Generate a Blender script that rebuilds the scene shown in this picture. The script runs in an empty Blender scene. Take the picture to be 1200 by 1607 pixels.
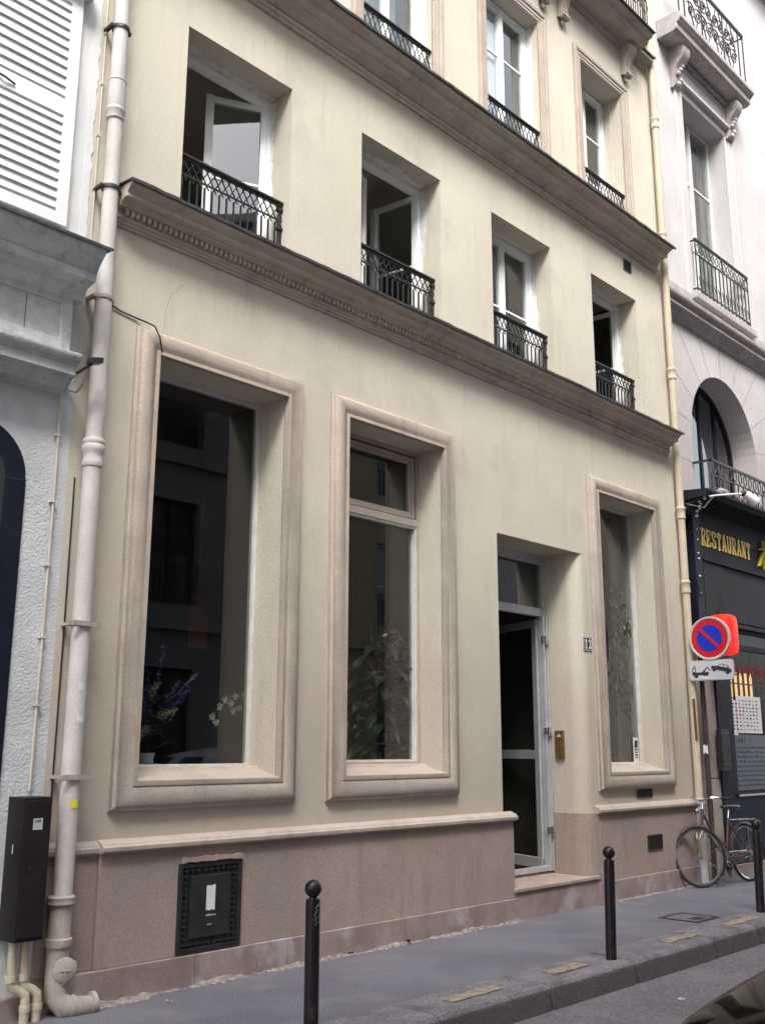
import bpy, math, random
from mathutils import Vector, Matrix
R = math.radians
random.seed(7)
SC = bpy.context.scene
COL = SC.collection

# ------------------------------------------------------------------ camera, sky, sun, exposure
cam_d = bpy.data.cameras.new("camera"); cam = bpy.data.objects.new("camera", cam_d); COL.objects.link(cam)
SC.camera = cam
yaw, pit, rol = 8.16661669e-01, 2.27250569e-01, 2.90953638e-03
fw = Vector((math.sin(yaw)*math.cos(pit), math.cos(yaw)*math.cos(pit), math.sin(pit)))
r0 = Vector((math.cos(yaw), -math.sin(yaw), 0)); u0 = r0.cross(fw)
rt = math.cos(rol)*r0 + math.sin(rol)*u0; up = -math.sin(rol)*r0 + math.cos(rol)*u0
M = Matrix((rt, up, -fw)).transposed().to_4x4(); M.translation = Vector((0, -6, 1.55))
cam.matrix_world = M
cam_d.sensor_fit = 'VERTICAL'; cam_d.sensor_height = 24.0; cam_d.lens = 24.0*1603.15/1607.0
cam_d.clip_start = 0.05; cam_d.clip_end = 400

wd = bpy.data.worlds.new("World"); SC.world = wd; wd.use_nodes = True
nt = wd.node_tree; bg = nt.nodes['Background']
sky = nt.nodes.new('ShaderNodeTexSky'); sky.sky_type = 'NISHITA'; sky.sun_disc = False
SUN_EL, SUN_AZ = R(53), R(218)          # azimuth clockwise from +Y
sky.sun_elevation = SUN_EL; sky.sun_rotation = SUN_AZ; sky.dust_density = 4; sky.air_density = 1.2
hs = nt.nodes.new('ShaderNodeHueSaturation'); hs.inputs['Saturation'].default_value = 0.30
nt.links.new(sky.outputs[0], hs.inputs['Color']); nt.links.new(hs.outputs[0], bg.inputs['Color'])
bg.inputs['Strength'].default_value = 0.15
sd = bpy.data.lights.new("sun", 'SUN'); sun = bpy.data.objects.new("sun", sd); COL.objects.link(sun)
sd.energy = 1.4; sd.angle = R(24); sd.color = (1, .95, .88)
sv = Vector((math.sin(SUN_AZ)*math.cos(SUN_EL), math.cos(SUN_AZ)*math.cos(SUN_EL), math.sin(SUN_EL)))
sun.rotation_euler = sv.to_track_quat('Z', 'Y').to_euler(); sun.location = (0, -6, 30)
SC.view_settings.view_transform = 'Standard'; SC.view_settings.look = 'None'
SC.view_settings.exposure = 1.88; SC.view_settings.gamma = 1

# ------------------------------------------------------------------ materials
MATS = {}
def pm(name, c1, c2=None, rough=.85, nscale=1.5, bump=.0, bscale=60, metal=0., spec=.3, streak=0., scol=(.08,.07,.065), fine=.06,
       patch=0., pcol=(.3,.28,.26), pscale=1.2, coat=0., vor=0., emis=None, estr=0., pthr=.6, low=None, spots=None):
    if name in MATS: return MATS[name]
    m = bpy.data.materials.new(name); m.use_nodes = True; t = m.node_tree; N = t.nodes; L = t.links
    b = N['Principled BSDF']
    geo = N.new('ShaderNodeNewGeometry'); pos = geo.outputs['Position']
    def noise(scale, det=5, vec=None, rg=.55):
        n = N.new('ShaderNodeTexNoise'); n.inputs['Scale'].default_value = scale; n.inputs['Detail'].default_value = det
        n.inputs['Roughness'].default_value = rg
        L.new(vec if vec else pos, n.inputs['Vector']); return n.outputs['Fac']
    def ramp(f, a, bb):
        r = N.new('ShaderNodeMapRange'); r.inputs[1].default_value = a; r.inputs[2].default_value = bb
        r.interpolation_type = 'SMOOTHSTEP'
        L.new(f, r.inputs[0]); return r.outputs[0]
    def mix(f, a, bb):
        x = N.new('ShaderNodeMix'); x.data_type = 'RGBA'
        for s, v in ((6, a), (7, bb)):
            if isinstance(v, tuple): x.inputs[s].default_value = (*v, 1)
            else: L.new(v, x.inputs[s])
        if isinstance(f, float): x.inputs[0].default_value = f
        else: L.new(f, x.inputs[0])
        return x.outputs[2]
    def mul(f, k):
        x = N.new('ShaderNodeMath'); x.operation = 'MULTIPLY'; L.new(f, x.inputs[0]); x.inputs[1].default_value = k; return x.outputs[0]
    c2 = c2 or tuple(v*.85 for v in c1)
    col = mix(ramp(noise(nscale), .3, .7), c1, c2)
    if low:      # blends towards another colour lower down, broken up by noise
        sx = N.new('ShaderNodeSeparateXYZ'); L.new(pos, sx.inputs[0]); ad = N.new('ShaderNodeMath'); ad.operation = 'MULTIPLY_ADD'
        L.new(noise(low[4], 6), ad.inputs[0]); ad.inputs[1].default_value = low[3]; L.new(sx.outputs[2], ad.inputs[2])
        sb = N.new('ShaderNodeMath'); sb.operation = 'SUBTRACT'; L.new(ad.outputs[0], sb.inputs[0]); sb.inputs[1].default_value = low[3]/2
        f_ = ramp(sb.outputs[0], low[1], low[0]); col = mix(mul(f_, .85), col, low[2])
    if fine:
        col2 = mix(ramp(noise(bscale*1.3, 3), .35, .65), tuple([1-fine]*3), tuple([1+fine]*3))
        x = N.new('ShaderNodeMix'); x.data_type = 'RGBA'; x.blend_type = 'MULTIPLY'; x.inputs[0].default_value = 1
        x.clamp_result = False
        L.new(col, x.inputs[6]); L.new(col2, x.inputs[7]); col = x.outputs[2]
    if patch:
        col = mix(mul(ramp(noise(pscale, 6, rg=.6), pthr, pthr+.14), patch), col, pcol)
    for sp in (spots or []):      # (scale, radius, strength, colour)
        v = N.new('ShaderNodeTexVoronoi'); v.inputs['Scale'].default_value = sp[0]; v.inputs['Randomness'].default_value = 1; L.new(pos, v.inputs['Vector'])
        col = mix(mul(ramp(v.outputs['Distance'], sp[1], sp[1]*.6), sp[2]), col, sp[3])
    if streak:
        mp = N.new('ShaderNodeMapping'); mp.inputs['Scale'].default_value = (5, 5, .55); L.new(pos, mp.inputs['Vector'])
        col = mix(mul(ramp(noise(1.6, 6, mp.outputs[0], .65), .50, .78), streak), col, scol)
    L.new(col, b.inputs['Base Color'])
    b.inputs['Roughness'].default_value = rough; b.inputs['Metallic'].default_value = metal
    b.inputs['Specular IOR Level'].default_value = spec
    if coat: b.inputs['Coat Weight'].default_value = coat; b.inputs['Coat Roughness'].default_value = .05
    if bump:
        bp = N.new('ShaderNodeBump'); bp.inputs['Strength'].default_value = min(1., bump); bp.inputs['Distance'].default_value = .012*max(1, bump)
        h = noise(bscale, 6, rg=.65)
        if vor:
            v = N.new('ShaderNodeTexVoronoi'); v.feature = 'SMOOTH_F1'; v.inputs['Scale'].default_value = vor; L.new(pos, v.inputs['Vector'])
            a = N.new('ShaderNodeMath'); a.operation = 'ADD'; L.new(h, a.inputs[0]); L.new(v.outputs['Distance'], a.inputs[1]); h = a.outputs[0]
        L.new(h, bp.inputs['Height']); L.new(bp.outputs[0], b.inputs['Normal'])
    if emis:
        b.inputs['Emission Color'].default_value = (*emis, 1); b.inputs['Emission Strength'].default_value = estr
    MATS[name] = m; return m

def glass(name, tint=(.75,.8,.8), ior=1.5, wob=.0, boost=1.0):
    m = bpy.data.materials.new(name); m.use_nodes = True; t = m.node_tree; N = t.nodes; L = t.links; N.clear()
    o = N.new('ShaderNodeOutputMaterial'); mx = N.new('ShaderNodeMixShader'); tr = N.new('ShaderNodeBsdfTransparent'); gl = N.new('ShaderNodeBsdfGlossy')
    fr = N.new('ShaderNodeFresnel'); fr.inputs['IOR'].default_value = ior
    tr.inputs[0].default_value = (*tint, 1); gl.inputs['Roughness'].default_value = 0.0; gl.inputs[0].default_value = (.95,.97,1,1)
    mu = N.new('ShaderNodeMath'); mu.operation = 'MULTIPLY'; mu.use_clamp = True; mu.inputs[1].default_value = boost
    L.new(fr.outputs[0], mu.inputs[0]); gb = N.new('ShaderNodeNewGeometry'); sub = N.new('ShaderNodeMath'); sub.operation = 'SUBTRACT'; sub.inputs[0].default_value = 1; L.new(gb.outputs['Backfacing'], sub.inputs[1])
    m2 = N.new('ShaderNodeMath'); m2.operation = 'MULTIPLY'; L.new(mu.outputs[0], m2.inputs[0]); L.new(sub.outputs[0], m2.inputs[1])
    L.new(m2.outputs[0], mx.inputs[0]); L.new(tr.outputs[0], mx.inputs[1]); L.new(gl.outputs[0], mx.inputs[2]); L.new(mx.outputs[0], o.inputs[0])
    if wob:
        g = N.new('ShaderNodeNewGeometry'); n = N.new('ShaderNodeTexNoise'); n.inputs['Scale'].default_value = 1.7; n.inputs['Detail'].default_value = 1
        bp = N.new('ShaderNodeBump'); bp.inputs['Strength'].default_value = wob; bp.inputs['Distance'].default_value = .02
        L.new(g.outputs['Position'], n.inputs['Vector']); L.new(n.outputs[0], bp.inputs['Height']); L.new(bp.outputs[0], gl.inputs['Normal'])
    return m

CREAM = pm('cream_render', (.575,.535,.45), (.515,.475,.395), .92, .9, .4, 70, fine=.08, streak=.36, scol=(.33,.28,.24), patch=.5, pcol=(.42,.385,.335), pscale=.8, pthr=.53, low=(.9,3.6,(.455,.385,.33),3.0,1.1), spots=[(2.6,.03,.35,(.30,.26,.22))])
TRIM = pm('pink_stone_trim', (.42,.36,.31), (.355,.30,.26), .85, 2.6, .35, 70, fine=.10, streak=.45, scol=(.20,.165,.145), patch=.4, pcol=(.31,.27,.24), pscale=3.2, pthr=.54)
CORN = pm('brown_cornice_paint', (.56,.485,.40), (.46,.39,.32), .85, 2.5, .25, 70, streak=.5, scol=(.13,.10,.085))
PLIN = pm('plinth_render', (.345,.27,.232), (.285,.222,.192), .9, 1.6, .4, 60, fine=.10, streak=.55, scol=(.20,.155,.14), patch=.5, pcol=(.29,.25,.235), pscale=1.6, pthr=.52)
BASE = pm('base_stone', (.32,.255,.24), (.22,.165,.15), .85, 3.0, .35, 60, streak=.5, scol=(.17,.12,.105), patch=.6, pcol=(.45,.41,.43), pscale=2.5, pthr=.52)
STEPM = pm('step_stone', (.40,.31,.27), (.30,.225,.195), .7, 5.0, .25, 60, patch=.4, pcol=(.2,.16,.14), pscale=6)
PLAST = pm('white_filler', (.72,.72,.70), (.58,.58,.57), .9, 12, .5, 50)
ZINC = pm('dark_zinc', (.045,.045,.05), (.09,.085,.085), .6, 8, .2, 30, metal=.3, spec=.4)
IRON = pm('black_iron', (.018,.018,.02), (.03,.028,.03), .42, 10, .15, 120, spec=.5)
PVC = pm('white_pvc', (.78,.80,.82), (.74,.76,.78), .35, 2, 0, fine=.01, spec=.5)
OLDW = pm('old_white_paint', (.62,.62,.60), (.52,.51,.50), .6, 7, .15, 70, streak=.3, scol=(.3,.28,.25))
WBEIGE = pm('beige_window_paint', (.42,.365,.325), (.36,.31,.275), .6, 5, .1, 60)
ALU = pm('aluminium', (.56,.57,.60), (.48,.49,.52), .38, 6, .05, 90, metal=.35, spec=.5)
GLASS = glass('window_glass', (.82,.84,.83), 1.5, .02, 2.0)
GLASSS = glass('shop_glass', (.95,.96,.96), 1.45, .02, .4)
GLASSU = glass('upper_glass', (.85,.88,.88), 1.52, .05, 1.9)
PIPEW = pm('pipe_cream_grey', (.56,.53,.52), (.48,.45,.43), .55, 5, .12, 60, streak=.4, scol=(.28,.24,.21))
PIPEC = pm('pipe_cream', (.52,.45,.35), (.45,.385,.30), .55, 5, .1, 60, streak=.35, scol=(.27,.22,.18))
PIPEB = pm('pipe_cast_iron_beige', (.40,.35,.30), (.33,.285,.25), .6, 7, .3, 60, streak=.5, scol=(.16,.12,.10))
ROUGHW = pm('peeling_white_render', (.60,.62,.65), (.49,.51,.54), .95, 3, .38, 80, streak=.2, scol=(.32,.31,.3), patch=.35, pcol=(.36,.35,.33), pscale=5, pthr=.60, vor=70)
SMW = pm('smooth_white_render', (.70,.71,.72), (.62,.63,.64), .9, 1.5, .25, 70, streak=.25, scol=(.42,.42,.42))
OLDG = pm('weathered_grey_paint', (.62,.65,.65), (.50,.525,.525), .85, 8, .5, 60, streak=.6, scol=(.16,.155,.15), patch=.5, pcol=(.22,.215,.2), pscale=7, pthr=.56)
SHUT = pm('white_shutter_paint', (.80,.81,.82), (.76,.77,.78), .5, 3, .05, 60, fine=.02)
NAVY = pm('navy_shop_paint', (.010,.013,.027), (.007,.009,.018), .5, 4, .08, 60, spec=.2)
LILAC = pm('lilac_limestone', (.51,.49,.495), (.45,.43,.435), .9, 1.4, .25, 80, streak=.3, low=(5.6,7.2,(.40,.355,.365),1.6,1.1), scol=(.30,.27,.275), patch=.4, pcol=(.46,.42,.43), pscale=1.3, pthr=.56)
LILD = pm('lilac_moulding', (.42,.385,.385), (.33,.30,.30), .9, 4, .35, 60, streak=.5, scol=(.16,.135,.13), patch=.5, pcol=(.55,.52,.53), pscale=6, pthr=.57)
JOINT = pm('joint_shadow', (.30,.265,.265), None, .95)
ASPH = pm('pavement_asphalt', (.152,.147,.174), (.118,.113,.136), .92, 1.3, .9, 75, fine=.34, patch=.5, pcol=(.185,.178,.19), pscale=2.2, pthr=.53, spots=[(3.1,.06,.55,(.075,.07,.078)),(4.3,.035,.6,(.26,.25,.26)),(9,.05,.35,(.08,.075,.08))])
ROADM = pm('road_asphalt', (.155,.142,.155), (.122,.112,.124), .9, 1.1, 1., 65, fine=.38, patch=.5, pcol=(.2,.185,.195), pscale=1.8, pthr=.53, spots=[(3.3,.06,.5,(.08,.07,.075)),(11,.06,.4,(.23,.22,.22))])
KERB = pm('granite_kerb', (.20,.185,.205), (.14,.13,.14), .85, 5, .9, 75, fine=.35, patch=.6, pcol=(.085,.075,.08), pscale=4, pthr=.50, low=(-.055,-.012,(.062,.053,.052),.03,6.))
YEL = pm('worn_yellow_paint', (.38,.28,.13), (.27,.22,.16), .85, 9, .3, 60, patch=.95, pcol=(.17,.16,.17), pscale=14, pthr=.43)
MORT = pm('crumbling_mortar', (.30,.25,.235), (.16,.135,.13), .95, 22, 1., 40, fine=.25)
BOXM = pm('dark_brown_box_metal', (.014,.011,.013), (.019,.016,.018), .5, 6, .15, 110, spec=.22)
BOLL = pm('bollard_paint', (.010,.008,.011), (.016,.013,.016), .33, 9, .08, 90, spec=.35, patch=.6, pcol=(.085,.065,.055), pscale=14, pthr=.60)
GRIL = pm('grille_cast_iron', (.010,.013,.013), (.02,.024,.024), .5, 12, .4, 60, spec=.4)
BRASS = pm('aged_brass', (.30,.20,.07), (.22,.145,.05), .42, 14, .1, 70, metal=.7)
BLUE_E = pm('enamel_blue_black', (.012,.016,.035), None, .25, spec=.5, fine=0)
WHITE = pm('white_paint', (.8,.8,.8), (.75,.75,.76), .4, fine=.01)
PAPER = pm('paper', (.66,.67,.69), (.6,.61,.64), .8, 20)
YPAPER = pm('yellow_paper', (.75,.68,.05), (.6,.55,.04), .7, 40)
INK = pm('dark_ink', (.03,.03,.035), None, .8, fine=0)
INKR = pm('red_ink', (.35,.03,.03), None, .8, fine=0)
SIGNR = pm('sign_red', (.50,.012,.02), (.45,.01,.018), .35, fine=.01, spec=.5)
SIGNB = pm('sign_blue', (.008,.03,.42), (.008,.028,.38), .35, fine=.01, spec=.5)
SIGNG = pm('sign_grey', (.45,.46,.48), (.40,.41,.43), .4, 6, spec=.5)
SIGNW = pm('sign_white', (.50,.52,.56), (.46,.48,.52), .4, 6, spec=.5)
GOLD = pm('gold_letter_paint', (.92,.66,.12), (.85,.58,.10), .4, 30, spec=.5)
LANT = pm('red_lantern_shade', (.70,.02,.015), (.6,.015,.012), .45, 8, emis=(1,.035,.012), estr=.20)
LANTG = pm('lantern_glow_patch', (1,.3,.05), None, .5, emis=(1,.2,.03), estr=.7)
SHOPG = pm('shopfront_dark_paint', (.018,.018,.027), (.013,.013,.02), .6, 3, .1, 60, spec=.18, streak=.3, scol=(.03,.03,.035))
SHOPR = pm('shopfront_housing_grey', (.034,.031,.038), (.026,.024,.029), .6, 2, .1, 60, spec=.18, streak=.4, scol=(.04,.036,.04))
LITW = pm('lit_paper_screen', (.8,.55,.25), None, .8, 2, emis=(1,.60,.25), estr=.3)
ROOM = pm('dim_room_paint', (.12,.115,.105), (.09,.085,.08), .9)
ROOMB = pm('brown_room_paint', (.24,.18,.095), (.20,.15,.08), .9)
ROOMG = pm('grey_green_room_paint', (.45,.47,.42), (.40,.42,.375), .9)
CURT = pm('curtain_cloth', (.40,.43,.37), (.32,.345,.30), .95, 4)
CEILW = pm('ceiling_white', (.55,.55,.52), None, .95)
LEAF1 = pm('dark_leaf', (.06,.10,.055), (.035,.06,.035), .35, 20, spec=.5)
LEAF2 = pm('blue_green_leaf', (.035,.062,.055), (.014,.028,.024), .35, 25, spec=.5)
LEAF3 = pm('fresh_leaf', (.18,.32,.06), (.11,.22,.04), .5, 25)
FLR = pm('red_petal', (.11,.012,.025), None, .6)
FLP = pm('violet_petal', (.10,.085,.30), (.06,.05,.20), .6, 30)
FLW = pm('cream_petal', (.36,.35,.28), (.30,.29,.23), .6, 30)
STEM = pm('green_stem', (.10,.14,.05), None, .6)
POT = pm('terracotta_pot', (.22,.09,.05), None, .8)
POTW = pm('white_pot', (.6,.6,.6), None, .5)
BLUP = pm('pale_blue_card', (.25,.34,.62), None, .6)
REDB = pm('dull_red_fabric', (.085,.022,.024), (.07,.02,.02), .8)
WOODF = pm('brown_floor', (.22,.15,.09), (.15,.10,.06), .6, 6, .1, 40)
TYRE = pm('tyre_rubber', (.018,.018,.02), None, .8, 20, .2, 90)
RUBT = pm('bicycle_tyre', (.03,.028,.035), None, .8)
CHROME = pm('bicycle_chrome', (.62,.62,.62), (.5,.5,.5), .2, 20, metal=.9)
BRZ = pm('bronze_bike_paint', (.075,.032,.018), (.055,.025,.014), .28, 20, spec=.6, coat=.5)
MUDG = pm('mudguard_paint', (.055,.038,.045), None, .3, spec=.6, coat=.4)
CARB = pm('black_car_paint', (.004,.004,.004), (.005,.005,.005), .05, 2, fine=0, spec=.12, coat=.0)
CARB.node_tree.nodes['Principled BSDF'].inputs['IOR'].default_value = 1.22
CARS = pm('silver_car_paint', (.52,.57,.64), (.50,.55,.62), .3, 2, fine=0, metal=.1, spec=.6, coat=1.)
CARG = pm('car_glass', (.02,.025,.03), None, .05, fine=0, spec=.7)
LAMPG = pm('headlamp_lens', (.35,.45,.6), None, .05, fine=0, spec=.9, coat=1)
OPPC = pm('opposite_cream', (.55,.49,.38), (.48,.43,.34), .9, 1, .1)
OPPG = pm('opposite_grey', (.42,.42,.42), (.36,.36,.37), .9, 1, .1)
OPPD = pm('opposite_dark_stone', (.19,.20,.21), (.16,.17,.18), .9, 1, .1)
ROOF = pm('slate_roof', (.10,.11,.13), None, .7)
CABW = pm('cream_cable', (.56,.51,.42), None, .6, 8)
CABB = pm('black_cable_and_gap_shadow', (.02,.02,.02), None, .6)
RUST = pm('rust_brown', (.16,.075,.03), (.10,.05,.025), .9, 30, .2)
WEED = pm('weed_green', (.12,.14,.05), None, .8)
LITTER = pm('litter_white', (.7,.69,.66), None, .8)

# ------------------------------------------------------------------ mesh helpers
LOC = {}
def thing(name, label, cat, loc=(0,0,0), group=None, kind=None):
    o = bpy.data.objects.new(name, None); COL.objects.link(o); o.location = loc; o.empty_display_size = .2
    LOC[o.name] = Vector(loc); tag(o, label, cat, group, kind); return o
def tag(o, label, cat, group=None, kind=None):
    o['label'] = label; o['category'] = cat
    if group: o['group'] = group
    if kind: o['kind'] = kind
    return o

class MB:
    def __init__(s): s.v = []; s.f = []
    def add(s, vs, fs):
        n = len(s.v); s.v += [Vector(p) for p in vs]; s.f += [tuple(i+n for i in f) for f in fs]; return s
    def box(s, x0, x1, y0, y1, z0, z1):
        return s.add([(x0,y0,z0),(x1,y0,z0),(x1,y1,z0),(x0,y1,z0),(x0,y0,z1),(x1,y0,z1),(x1,y1,z1),(x0,y1,z1)],
                     [(0,3,2,1),(4,5,6,7),(0,1,5,4),(1,2,6,5),(2,3,7,6),(3,0,4,7)])
    def prism_x(s, prof, x0, x1):           # prof (y,z)
        n = len(prof); vs = [(x0,y,z) for y,z in prof]+[(x1,y,z) for y,z in prof]
        return s.add(vs, [tuple(range(n))[::-1], tuple(range(n,2*n))]+[(i,(i+1)%n,(i+1)%n+n,i+n) for i in range(n)])
    def prism_y(s, prof, y0, y1):           # prof (x,z)
        n = len(prof); vs = [(x,y0,z) for x,z in prof]+[(x,y1,z) for x,z in prof]
        return s.add(vs, [tuple(range(n)), tuple(range(n,2*n))[::-1]]+[(i,i+n,(i+1)%n+n,(i+1)%n) for i in range(n)])
    def prism_z(s, prof, z0, z1):           # prof (x,y)
        n = len(prof); vs = [(x,y,z0) for x,y in prof]+[(x,y,z1) for x,y in prof]
        return s.add(vs, [tuple(range(n))[::-1], tuple(range(n,2*n))]+[(i,(i+1)%n,(i+1)%n+n,i+n) for i in range(n)])
    def tube(s, pts, r, n=8, caps=True):
        pts = [Vector(p) for p in pts]; m = len(pts); rr = r if isinstance(r, (list,tuple)) else [r]*m
        T = [(pts[min(i+1,m-1)]-pts[max(i-1,0)]).normalized() for i in range(m)]
        a = T[0].cross(Vector((0,0,1)) if abs(T[0].z) < .9 else Vector((1,0,0))).normalized(); vs = []
        for i in range(m):
            a = (a - T[i]*a.dot(T[i])).normalized(); b = T[i].cross(a)
            vs += [pts[i]+(a*math.cos(2*math.pi*k/n)+b*math.sin(2*math.pi*k/n))*rr[i] for k in range(n)]
        fs = [(i*n+k, i*n+(k+1)%n, (i+1)*n+(k+1)%n, (i+1)*n+k) for i in range(m-1) for k in range(n)]
        if caps: fs += [tuple(range(n))[::-1], tuple(range((m-1)*n, m*n))]
        return s.add(vs, fs)
    def lathe(s, c, prof, n=20, axis='Z'):  # prof (r, h)
        vs = []
        for r, h in prof:
            for k in range(n):
                a = 2*math.pi*k/n; x, y = r*math.cos(a), r*math.sin(a)
                p = (x,y,h) if axis=='Z' else ((h,x,y) if axis=='X' else (x,h,y))
                vs.append((c[0]+p[0], c[1]+p[1], c[2]+p[2]))
        m = len(prof)
        fs = [(i*n+k, i*n+(k+1)%n, (i+1)*n+(k+1)%n, (i+1)*n+k) for i in range(m-1) for k in range(n)]
        if prof[0] != prof[-1]: fs += [tuple(range(n))[::-1], tuple(range((m-1)*n, m*n))]
        return s.add(vs, fs)
    def ball(s, c, r, n=12, m=8, sc=(1,1,1)):
        pr = [(max(1e-4, math.sin(math.pi*i/m)), -math.cos(math.pi*i/m)) for i in range(m+1)]
        k0 = len(s.v); s.lathe((0,0,0), pr, n)
        for i in range(k0, len(s.v)):
            v = s.v[i]; s.v[i] = Vector((c[0]+v.x*r*sc[0], c[1]+v.y*r*sc[1], c[2]+v.z*r*sc[2]))
        return s
    def loop(s, rect, prof, y=0.):          # rect x0,x1,z0,z1 ; prof [(d outward, y)] open ; mitred sweep
        x0,x1,z0,z1 = rect; m = len(prof); vs = []
        for d, yy in prof: vs += [(x0-d,y+yy,z0-d),(x1+d,y+yy,z0-d),(x1+d,y+yy,z1+d),(x0-d,y+yy,z1+d)]
        return s.add(vs, [(i*4+k, i*4+(k+1)%4, (i+1)*4+(k+1)%4, (i+1)*4+k) for i in range(m-1) for k in range(4)])
    def frame(s, x0,x1,z0,z1, w, y0,y1):    # rectangular frame, inner opening inset by w
        s.loop((x0+w,x1-w,z0+w,z1-w), [(0,y0),(w,y0),(w,y1),(0,y1),(0,y0)]); return s
    def bar(s, a, b, w, h=None):            # square bar between points
        a, b = Vector(a), Vector(b); d = (b-a).normalized(); h = h or w
        u = d.cross(Vector((0,1,0)) if abs(d.y) < .9 else Vector((1,0,0))).normalized(); q = d.cross(u)
        vs = [p+u*i*w/2+q*j*h/2 for p in (a,b) for i,j in ((-1,-1),(1,-1),(1,1),(-1,1))]
        return s.add(vs, [(0,1,2,3)[::-1],(4,5,6,7),(0,1,5,4),(1,2,6,5),(2,3,7,6),(3,0,4,7)])
    def leaf(s, p, d, n, L, W, droop=.25, fold=.0):
        p, d = Vector(p), Vector(d).normalized(); sd = d.cross(Vector(n)).normalized(); u = sd.cross(d)
        P = lambda t, w, z=0: p + d*L*t + sd*W*w - Vector((0,0,1))*L*droop*t*t + u*z*W
        vs = [P(0,0),P(.3,.42,fold),P(.3,0),P(.3,-.42,fold),P(.65,.38,fold),P(.65,0),P(.65,-.38,fold),P(1,0)]
        return s.add(vs, [(0,1,2),(0,2,3),(1,4,5,2),(2,5,6,3),(4,7,5),(5,7,6)])
    def xf(s, fn, start=0):
        for i in range(start, len(s.v)): s.v[i] = Vector(fn(s.v[i]))
        return s
    def build(s, name, mat, parent=None, smooth=False, bevel=0, label=None, bseg=2):
        off = LOC[parent.name] if parent else Vector((0,0,0))
        me = bpy.data.meshes.new(name); me.from_pydata([tuple(v-off) for v in s.v], [], s.f)
        import bmesh
        bm = bmesh.new(); bm.from_mesh(me)
        bmesh.ops.remove_doubles(bm, verts=bm.verts, dist=1e-5)
        bmesh.ops.recalc_face_normals(bm, faces=bm.faces); bm.to_mesh(me); bm.free()
        me.materials.append(mat)
        o = bpy.data.objects.new(name, me); COL.objects.link(o)
        if parent: o.parent = parent
        LOC[o.name] = off
        if smooth:
            for p in me.polygons: p.use_smooth = True
            try: me.set_sharp_from_angle(angle=R(38))
            except Exception: pass
        if bevel:
            b = o.modifiers.new('bevel', 'BEVEL'); b.width = bevel; b.segments = bseg; b.limit_method = 'ANGLE'; b.angle_limit = R(40)
        if label: o['label'] = label
        return o

def struct(name, mb, mat, **k):
    o = mb.build(name, mat, **k); o['kind'] = 'structure'; return o
def single(name, mb, mat, label, cat, loc, group=None, **k):    # one-mesh thing with its origin at its base
    off = Vector(loc); mb.xf(lambda v: v-off)
    o = mb.build(name, mat, **k); o.location = loc; LOC[o.name] = off; return tag(o, label, cat, group)

def wall(mb, x0,x1,z0,z1, y0,y1, holes):
    xs = sorted({x0,x1,*[h[0] for h in holes],*[h[1] for h in holes]}); zs = sorted({z0,z1,*[h[2] for h in holes],*[h[3] for h in holes]})
    solid = lambda i,j: 0<=i<len(xs)-1 and 0<=j<len(zs)-1 and not any(h[0]<=(xs[i]+xs[i+1])/2<=h[1] and h[2]<=(zs[j]+zs[j+1])/2<=h[3] for h in holes)
    for i in range(len(xs)-1):
        for j in range(len(zs)-1):
            if not solid(i,j): continue
            a,b,c,d = xs[i],xs[i+1],zs[j],zs[j+1]
            mb.add([(a,y0,c),(b,y0,c),(b,y0,d),(a,y0,d)],[(0,1,2,3)]); mb.add([(a,y1,c),(b,y1,c),(b,y1,d),(a,y1,d)],[(3,2,1,0)])
            if not solid(i-1,j): mb.add([(a,y0,c),(a,y0,d),(a,y1,d),(a,y1,c)],[(0,1,2,3)])
            if not solid(i+1,j): mb.add([(b,y0,c),(b,y0,d),(b,y1,d),(b,y1,c)],[(3,2,1,0)])
            if not solid(i,j-1): mb.add([(a,y0,c),(b,y0,c),(b,y1,c),(a,y1,c)],[(3,2,1,0)])
            if not solid(i,j+1): mb.add([(a,y0,d),(b,y0,d),(b,y1,d),(a,y1,d)],[(0,1,2,3)])
    return mb

def arc(cx, cy, r, a0, a1, n, ry=None):
    ry = ry or r
    return [(cx+r*math.cos(R(a0+(a1-a0)*i/n)), cy+ry*math.sin(R(a0+(a1-a0)*i/n))) for i in range(n+1)]

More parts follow.
